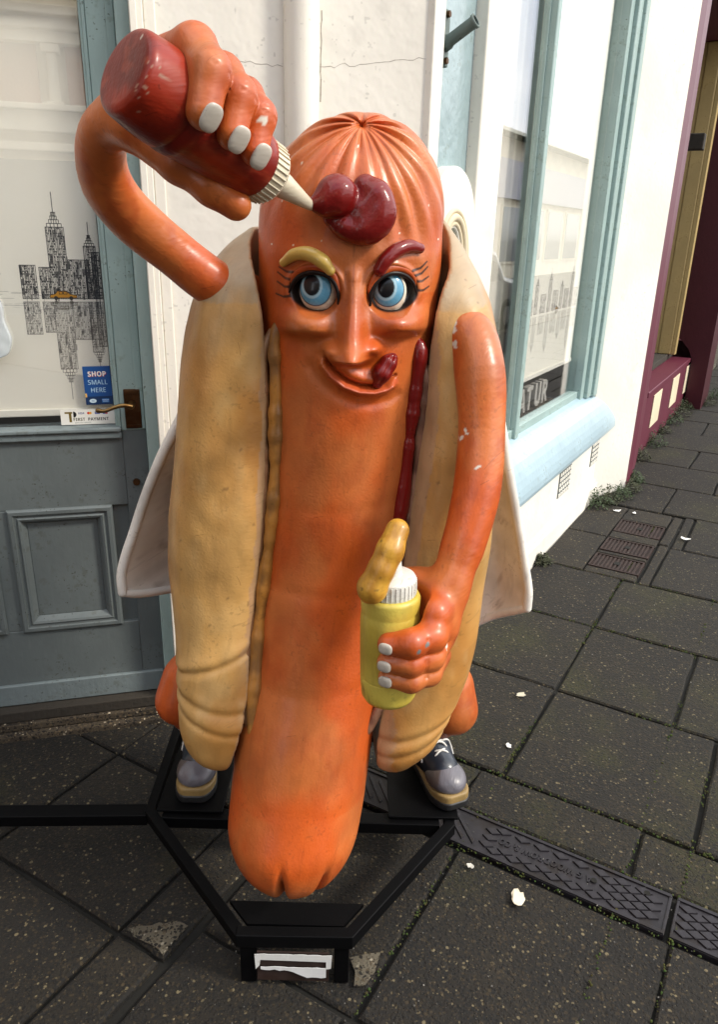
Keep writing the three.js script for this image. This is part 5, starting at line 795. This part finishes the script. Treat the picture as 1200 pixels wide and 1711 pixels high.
{ // flag cape: white lining, red back, rolled hem
  const edgeL = table([[0.70, 0.50, 0], [0.80, 0.556, 0], [0.958, 0.512, 0], [1.107, 0.452, 0], [1.22, 0.392, 0], [1.33, 0.340, 0], [1.48, 0.26, 0], [1.60, 0.17, 0]]), edgeR = table([[0.66, 0.37, 0], [0.756, 0.414, 0], [0.89, 0.392, 0], [1.07, 0.345, 0], [1.30, 0.285, 0], [1.45, 0.235, 0], [1.60, 0.15, 0]]);
  const NU = 120, NV = 90, out = [], P = (i, k, o) => {
    const s = i / NU * 2 - 1, t = k / NV, foot = s < 0 ? mix(0.64, 0.80, Math.pow(-s, 3)) : mix(0.60, 0.745, Math.pow(s, 3)), h = mix(1.62, foot + 0.012 * Math.sin(s * 14), t);
    const w = s < 0 ? edgeL(h)[0] : edgeR(h)[0], x = s * w, a = Math.abs(s), fold = 0.022 * Math.sin(s * 11 + 0.6) * t * ss(0.2, 1, t) + 0.035 * ss(0.84, 1, a) * t;
    const z = -1.80 + 0.17 * a * a + fold; return [x, h, z + o * 0.013];
  };
  const sheet = (o, flip) => { const p = [], I = []; for (let k = 0; k <= NV; k++) for (let i = 0; i <= NU; i++) p.push(...P(i, k, o)); for (let k = 0; k < NV; k++) for (let i = 0; i < NU; i++) { const a = k * (NU + 1) + i, b = a + 1, c = a + NU + 1, d = c + 1; flip ? I.push(a, b, c, b, d, c) : I.push(a, c, b, b, c, d); } const g = new THREE.BufferGeometry(); g.setAttribute('position', new THREE.Float32BufferAttribute(p, 3)); g.setIndex(I); g.computeVertexNormals(); return plainUV(g); };
  const lining = phy([1, 1, 1], { ...gloss, roughness: 0.55 });
  const cape = part('cape', paint(sheet(0.5, false), (x, y, z) => { const n = fbm3(x * 12, y * 5, z * 12, 4), n2 = fbm3(x * 40, y * 30, z * 40, 3); let c = mix3([0.86, 0.84, 0.81], [0.74, 0.70, 0.66], ss(0.42, 0.7, n)); return mix3(c, [0.30, 0.24, 0.20], 0.5 * ss(0.6, 0.78, n2)); }), lining, statue);
  part('cape_back', paint(sheet(-0.5, true), (x, y) => (x > 0.05 && y > 0.98 ? [0.02, 0.03, 0.09] : Math.floor(y * 11) % 2 ? [0.40, 0.02, 0.03] : [0.66, 0.64, 0.62])), lining, cape);
  const hem = (pts, r) => loft(pts, pts.map(() => r), 160, 10, 1, [0.2, 0.1, 1]);
  const e1 = [], e2 = [], e3 = []; for (let k = 0; k <= 24; k++) { e1.push(P(0, Math.round(k / 24 * NV), 0)); e2.push(P(NU, Math.round(k / 24 * NV), 0)); } for (let i = 0; i <= 50; i++) e3.push(P(Math.round(i / 50 * NU), NV, 0));
  const white = phy([0.82, 0.80, 0.77], { map: T.grime, roughness: 0.5 }), redT = phy([0.36, 0.03, 0.02], { roughness: 0.45 });
  part('hem', hem(e1, 0.0115), white, cape); part('hem', hem(e2, 0.0115), white, cape); part('hem', hem(e3, 0.0105), white, cape);
  const sh = (e, d) => e.map(([x, y, z]) => [x + d, y, z - 0.009]);
  part('red_piping', hem(sh(e1, -0.004), 0.0048), redT, cape); part('red_piping', hem(sh(e2, 0.004), 0.0048), redT, cape);
}
// ───────────────────────── steel stand ─────────────────────────
{
  const st = thing('steel_stand', 'low black welded steel stand carrying the hot dog statue', 'stand', [-0.13, 0, -1.6]);
  const V = [[-0.239, -1.212], [0.005, -1.215], [0.262, -1.55], [0.272, -1.93], [-0.545, -1.93], [-0.535, -1.571]];
  const bar = (a, b, y0, y1, w) => { const L = Math.hypot(b[0] - a[0], b[1] - a[1]), g = box(-L / 2 - w * 0.3, L / 2 + w * 0.3, y0, y1, -w / 2, w / 2, 0.003); g.rotateY(-Math.atan2(b[1] - a[1], b[0] - a[0])); g.translate((a[0] + b[0]) / 2, 0, (a[1] + b[1]) / 2); return g; };
  V.forEach((a, i) => part('frame_bar', bar(a, V[(i + 1) % V.length], 0.114 + i * 0.0004, 0.150 - i * 0.0004, 0.027), M.steel, st));
  for (const [x, z] of [[-0.222, -1.222], [-0.012, -1.225], [0.262, -1.92], [-0.536, -1.92]]) part('leg', box(x - 0.017, x + 0.017, 0.001, 0.1135, z - 0.017, z + 0.017, 0.003), M.steel, st);
  part('cross_bar', box(-0.50, 0.235, 0.112, 0.146, -1.585, -1.545, 0.003), M.steel, st);
  part('front_plate', prism([[-0.225, 1.232], [-0.01, 1.232], [0.035, 1.292], [-0.275, 1.292]], 0.010).rotateX(-Math.PI / 2).translate(0, 0.138, 0), M.steel, st);
  for (const [x0, x1] of [[-0.515, -0.34], [0.10, 0.285]]) part('foot_plate', box(x0, x1, 0.1505, 0.158, -1.90, -1.56, 0.002), M.steel, st);
  part('outrigger_bar', bar([-0.555, -1.575], [-1.16, -1.545], 0.110, 0.144, 0.045), M.steel, st);
  part('outrigger_foot', box(-1.20, -1.13, 0.001, 0.109, -1.57, -1.52, 0.003), M.steel, st);
}
// ───────────────────────── small things on the ground ─────────────────────────
// torn label hanging from the front of the stand
{
  const s = new THREE.Shape(); const top = [], bot = []; for (let i = 0; i <= 16; i++) { const t = i / 16; top.push([-0.205 + 0.172 * t, 0.101 + 0.004 * (noise3(i * 0.9, 1, 1) - 0.5)]); }
  const pts = [...top, [-0.035, 0.062], [-0.046, 0.060], [-0.046, 0.082], [-0.192, 0.084], [-0.194, 0.068], [-0.203, 0.055]];
  const g = prism(pts.map(([x, y]) => [x, y]), 0.0012); g.translate(0, 0.0, -1.196);
  const l = thing('torn_label', 'torn white paper label on the front of the black stand', 'label', [-0.12, 0.03, -1.196]);
  part('upper_strip', g, std([0.72, 0.72, 0.70], { map: T.paint, roughness: 0.9 }), l);
  const low = []; for (let i = 0; i <= 14; i++) low.push([-0.192 + 0.146 * i / 14, 0.063 + 0.003 * (noise3(i * 1.3, 4, 1) - 0.5)]); for (let i = 14; i >= 0; i--) { const x = -0.192 + 0.146 * i / 14, d = ss(-0.14, -0.08, x) * 0.022 + 0.006; low.push([x, 0.060 - d + 0.006 * (noise3(i * 1.7, 9, 1) - 0.5)]); }
  part('lower_strip', prism(low, 0.0012).translate(0, 0, -1.196), std([0.74, 0.74, 0.74], { map: T.paint, roughness: 0.9 }), l);
  part('backing_plate', box(-0.20, -0.04, 0.018, 0.103, -1.2025, -1.1985), M.ironDark, l);
}
// drain channel covers across the pavement
{
  const loz = new THREE.ExtrudeGeometry(new THREE.Shape([[-0.0245, 0], [0, -0.0135], [0.0245, 0], [0, 0.0135]].map(([x, y]) => new THREE.Vector2(x, y))), { depth: 0.003, bevelEnabled: true, bevelSize: 0.0012, bevelThickness: 0.0012, bevelSegments: 1 }).rotateX(-Math.PI / 2); metreUV(loz); const lozG = metreUV(loz);
  const strip = metreUV(new THREE.ExtrudeGeometry(new THREE.Shape([[-0.045, -0.040], [-0.033, -0.040], [0.045, 0.040], [0.033, 0.040]].map(([x, y]) => new THREE.Vector2(x, y))), { depth: 0.003, bevelEnabled: true, bevelSize: 0.001, bevelThickness: 0.001, bevelSegments: 1 }).rotateX(-Math.PI / 2));
  const cover = (v0, v1, label, stripesTo, name) => {
    const c = thing('drain_cover', label, 'drain cover', [1.63, 0, (v0 + v1) / 2], FU, 'cast iron drain covers across the pavement');
    part('plate', box(1.562, 1.698, -0.02, 0.002, v0, v1, 0.003), M.iron, c, FU);
    part('rim', merge([box(1.562, 1.572, 0.002, 0.0065, v0 + 0.002, v1 - 0.002, 0.001), box(1.688, 1.698, 0.002, 0.0065, v0 + 0.002, v1 - 0.002, 0.001), box(1.572, 1.688, 0.002, 0.0055, v0 + 0.002, v0 + 0.008, 0.001), box(1.572, 1.688, 0.002, 0.0055, v1 - 0.008, v1 - 0.002, 0.001)]), M.iron, c, FU);
    let row = 0; for (let v = v0 + 0.03; v < v1 - 0.02; v += 0.0275, row++) for (let k = 0; k < 4; k++) {
      const u = 1.589 + k * 0.0275 + (row % 2 ? 0.01375 : 0); if (u > 1.682 || v < stripesTo) continue; if (name && v > name[0] - 0.015 && v < name[1] + 0.015 && u > 1.612 && u < 1.66) continue;
      piece('tread_lozenge', lozG, M.iron, c, FU.clone().multiply(new M4().makeTranslation(u, 0.002, v)).multiply(new M4().makeRotationY(Math.PI / 2)).multiply(new M4().makeScale(0.86, 1, 0.86)));
    }
    for (let v = v0 + 0.06; v < stripesTo - 0.04; v += 0.033) piece('tread_strip', strip, M.iron, c, FU.clone().multiply(new M4().makeTranslation(1.63, 0.002, v)));
    if (name) { const t = new TextGeometry(name[2], { font, size: 0.022, depth: 0.003, curveSegments: 4 }); t.computeBoundingBox(); const w = t.boundingBox.max.x; t.scale((name[1] - name[0]) / w, 1, 1).rotateX(-Math.PI / 2); t.rotateY(Math.PI / 2); t.translate(1.645, 0.002, name[1]); part('cast_lettering', metreUV(t), M.iron, c, FU); }
    for (const [u, v] of [[1.635, v1 - 0.19], [1.668, v1 - 0.06]]) part('lifting_hole', metreUV(new THREE.CylinderGeometry(0.008, 0.008, 0.003, 14)).translate(u, 0.0052, v), M.bed, c, FU);
  };
  cover(-0.985, -0.006, 'long iron drain cover with cast lettering running out from under the stand', -0.50, [-0.46, -0.20, 'A G WOODROW & CO']);
  cover(0.004, 0.80, 'iron drain cover with diamond treads beyond the lettered one, without lettering', 0.004, null);
}
// three small inspection covers
[[3.688, 3.882, 'small ribbed iron inspection cover nearest the stall riser of the three, beside the flag joint'], [3.938, 4.142, 'small ribbed iron inspection cover between the two others'], [4.258, 4.482, 'small ribbed iron inspection cover next to the weeds at the white pier']].forEach(([a, b, label], i) => {
  const lab = ['small iron inspection cover in the concrete patch, first from the statue', 'small iron inspection cover in the concrete patch, middle one of three', 'small iron inspection cover in the concrete patch, last from the statue'][i];
  const c = thing('inspection_cover', lab, 'cover', [(a + b) / 2, 0, -0.617], FU, 'inspection covers in the concrete patch');
  part('frame', merge([box(a + 0.004, b - 0.004, -0.02, -0.004, -0.744, -0.490), box(a + 0.004, a + 0.014, -0.004, 0.004, -0.744, -0.490), box(b - 0.014, b - 0.004, -0.004, 0.004, -0.744, -0.490), box(a + 0.014, b - 0.014, -0.004, 0.004, -0.744, -0.734), box(a + 0.014, b - 0.014, -0.004, 0.004, -0.500, -0.490)]), M.ironDark, c, FU);
  for (let v = -0.725; v < -0.51; v += 0.020) part('tread_bar', box(a + 0.018, b - 0.018, -0.004, 0.003, v, v + 0.011, 0.002), M.ironDark, c, FU);
  part('key_slot', box((a + b) / 2 - 0.02, (a + b) / 2 + 0.02, 0.0, 0.0045, -0.63, -0.60, 0.002), M.bed, c, FU);
});
// weeds at the foot of the walls
{
  const leafM = [phy([0.030, 0.055, 0.012], { roughness: 0.7, transmission: 0.15, thickness: 0 }), phy([0.045, 0.050, 0.018], { roughness: 0.75, transmission: 0.15, thickness: 0 })];
  const spots = []; ['leafy weed where the white plinth ends against the white pier', 'leafy weed midway along the foot of the white pier', 'leafy weed at the white pier close to the maroon corner'].forEach((l, i) => spots.push([4.66 + i * 0.12, -0.94 + i * 0.045, 0.12 - i * 0.01, l]));
  ['low weed on the corner where white pier meets maroon pier', 'low weed along the foot of the maroon pier'].forEach((l, i) => spots.push([5.08 + i * 0.22, -0.82 - i * 0.02, 0.09, l]));
  [[5.95, 'where the maroon pier meets the stall riser'], [6.45, 'below the cream tile nearest the white pier'], [6.95, 'between the first two cream tiles'], [7.40, 'below the middle cream tile'], [7.80, 'between the middle and last cream tiles'], [8.12, 'below the cream tile by the dark pier']].forEach(([u, l]) => spots.push([u, -0.92 + rr(-0.01, 0.015), rr(0.09, 0.14), 'weed at the wall foot ' + l]));
  ['weed in front of the dark maroon end pier', 'weed past the far side of the dark maroon end pier'].forEach((l, i) => spots.push([8.5 + i * 0.45, -0.74, 0.12, l]));
  spots.push([3.58, -0.955, 0.05, 'tiny weed at the plinth below the window']);
  spots.forEach(([u, v, r, label], n) => {
    const pos = []; const N = 300;
    for (let i = 0; i < N; i++) {
      const a = rnd() * 6.283, q = Math.sqrt(rnd()) * r, h = rnd() * r * 1.1 * (1.15 - q / r), L = rr(0.014, 0.032), W = L * 0.42, yaw = rnd() * 6.283, pit = rr(-0.5, 0.9);
      const c = [u + q * Math.cos(a), 0.004 + h, Math.max(v + q * Math.sin(a) * 0.8, v - 0.02)], d = [Math.cos(yaw) * Math.cos(pit), Math.sin(pit), Math.sin(yaw) * Math.cos(pit)], s = [-Math.sin(yaw), 0, Math.cos(yaw)];
      const pt = (t, w, up = 0) => [c[0] + d[0] * L * t + s[0] * W * w, c[1] + d[1] * L * t + up, c[2] + d[2] * L * t + s[2] * W * w];
      const A = pt(0, 0), B = pt(0.5, 0.5, 0.002), C = pt(1, 0, -0.002), D = pt(0.5, -0.5, 0.002), E = pt(0.5, 0); pos.push(...A, ...E, ...B, ...B, ...E, ...C, ...C, ...E, ...D, ...D, ...E, ...A);
    }
    const g = new THREE.BufferGeometry(); g.setAttribute('position', new THREE.Float32BufferAttribute(pos, 3)); g.computeVertexNormals();
    single('weed', plainUV(g), leafM[n % 2], label, 'weed', [u, 0, v], FU, 'weeds at the foot of the walls');
  });
}
// litter
const scrapGeo = (r, e, seed) => { const pts = []; for (let i = 0; i < 14; i++) { const a = i / 14 * 6.283, q = r * (0.4 + 1.15 * noise3(i * 0.8, seed, 2)); pts.push([q * Math.cos(a) * e, q * Math.sin(a)]); } const g = prism(pts, 0.0012, 0.0006); g.rotateX(-Math.PI / 2); const p = g.attributes.position; for (let i = 0; i < p.count; i++) p.setY(i, p.getY(i) + 0.12 * p.getX(i) * p.getX(i) / r); g.computeVertexNormals(); return g; };
[[1.47, -0.349, 0.015, 1.4, [0.70, 0.62, 0.47], 'cream dry leaf scrap on the flags beside the drain cover'], [1.503, -0.496, 0.0085, 1.1, [0.55, 0.52, 0.46], 'small pale chip on the flags close to the stand'], [2.344, -0.645, 0.010, 1.7, [0.50, 0.46, 0.36], 'small tan scrap on the mossy flags behind the trainer'], [2.04, -0.581, 0.009, 1.2, [0.68, 0.66, 0.62], 'small white chip by the flag joint behind the trainer'],
  [4.60, -0.80, 0.015, 1.5, [0.72, 0.71, 0.68], 'white paint flake by the inspection cover and pier'], [4.62, -0.70, 0.011, 1.6, [0.72, 0.71, 0.68], 'small white paint flake near the weeds at the pier'], [4.35, -0.36, 0.014, 1.8, [0.72, 0.71, 0.68], 'white paper scrap off the edge of the concrete patch']]
  .forEach(([u, v, r, e, c, label], i) => { const g = scrapGeo(r, e, i * 3.1); g.rotateY(i * 1.3).translate(u, 0.008, v); single('litter_scrap', metreUV(g), std(c, { roughness: 0.9 }), label, 'litter', [u, 0.004, v], FU); });
{ // grit and moss in the joints: nobody could count it
  const g = new THREE.IcosahedronGeometry(1, 0); const m = new THREE.InstancedMesh(g, std([0.5, 0.5, 0.5], { roughness: 1 }), 5200); m.name = 'grit'; m.userData = { kind: 'stuff', label: 'grit and moss specks on the pavement' };
  const mm = new M4(), q = new THREE.Quaternion(), col = new THREE.Color(), vj = [-0.552, -0.128, 0.014], uj = [1.555, 1.705, 1.90, 2.47, 3.04, 3.61];
  for (let i = 0; i < 5200; i++) {
    let u, v, moss = false; if (i < 3000) { moss = true; if (rnd() < 0.5) { u = uj[Math.floor(rnd() * uj.length)] + rr(-0.006, 0.006); v = rr(-0.98, 0.9); } else { v = vj[Math.floor(rnd() * 3)] + rr(-0.006, 0.006); u = rr(0.99, 4.5); } if (fbm3(u * 5, v * 5, 3, 2) < 0.48) { u += 30; } } else { u = Math.pow(rnd(), 1.3) * 5.2 + 0.6; v = rr(-0.98, 1.2); }
    const s = moss ? rr(0.0018, 0.0042) : rr(0.0008, 0.0026); q.setFromEuler(new THREE.Euler(rnd() * 6, rnd() * 6, rnd() * 6)); const p = new V3(u, moss ? rr(-0.006, 0.003) : 0.005, v).applyMatrix4(FU); mm.compose(p, q, new V3(s, s * 0.7, s * rr(0.7, 1.3))); m.setMatrixAt(i, mm);
    if (moss) col.setRGB(0.05 + 0.05 * rnd(), 0.075 + 0.05 * rnd(), 0.015); else { const k = 0.10 + 0.5 * rnd() * rnd(); col.setRGB(k, k * 0.95, k * 0.85); } m.setColorAt(i, col);
  }
  m.castShadow = m.receiveShadow = true; scene.add(m);
}
renderer.render(scene, camera);
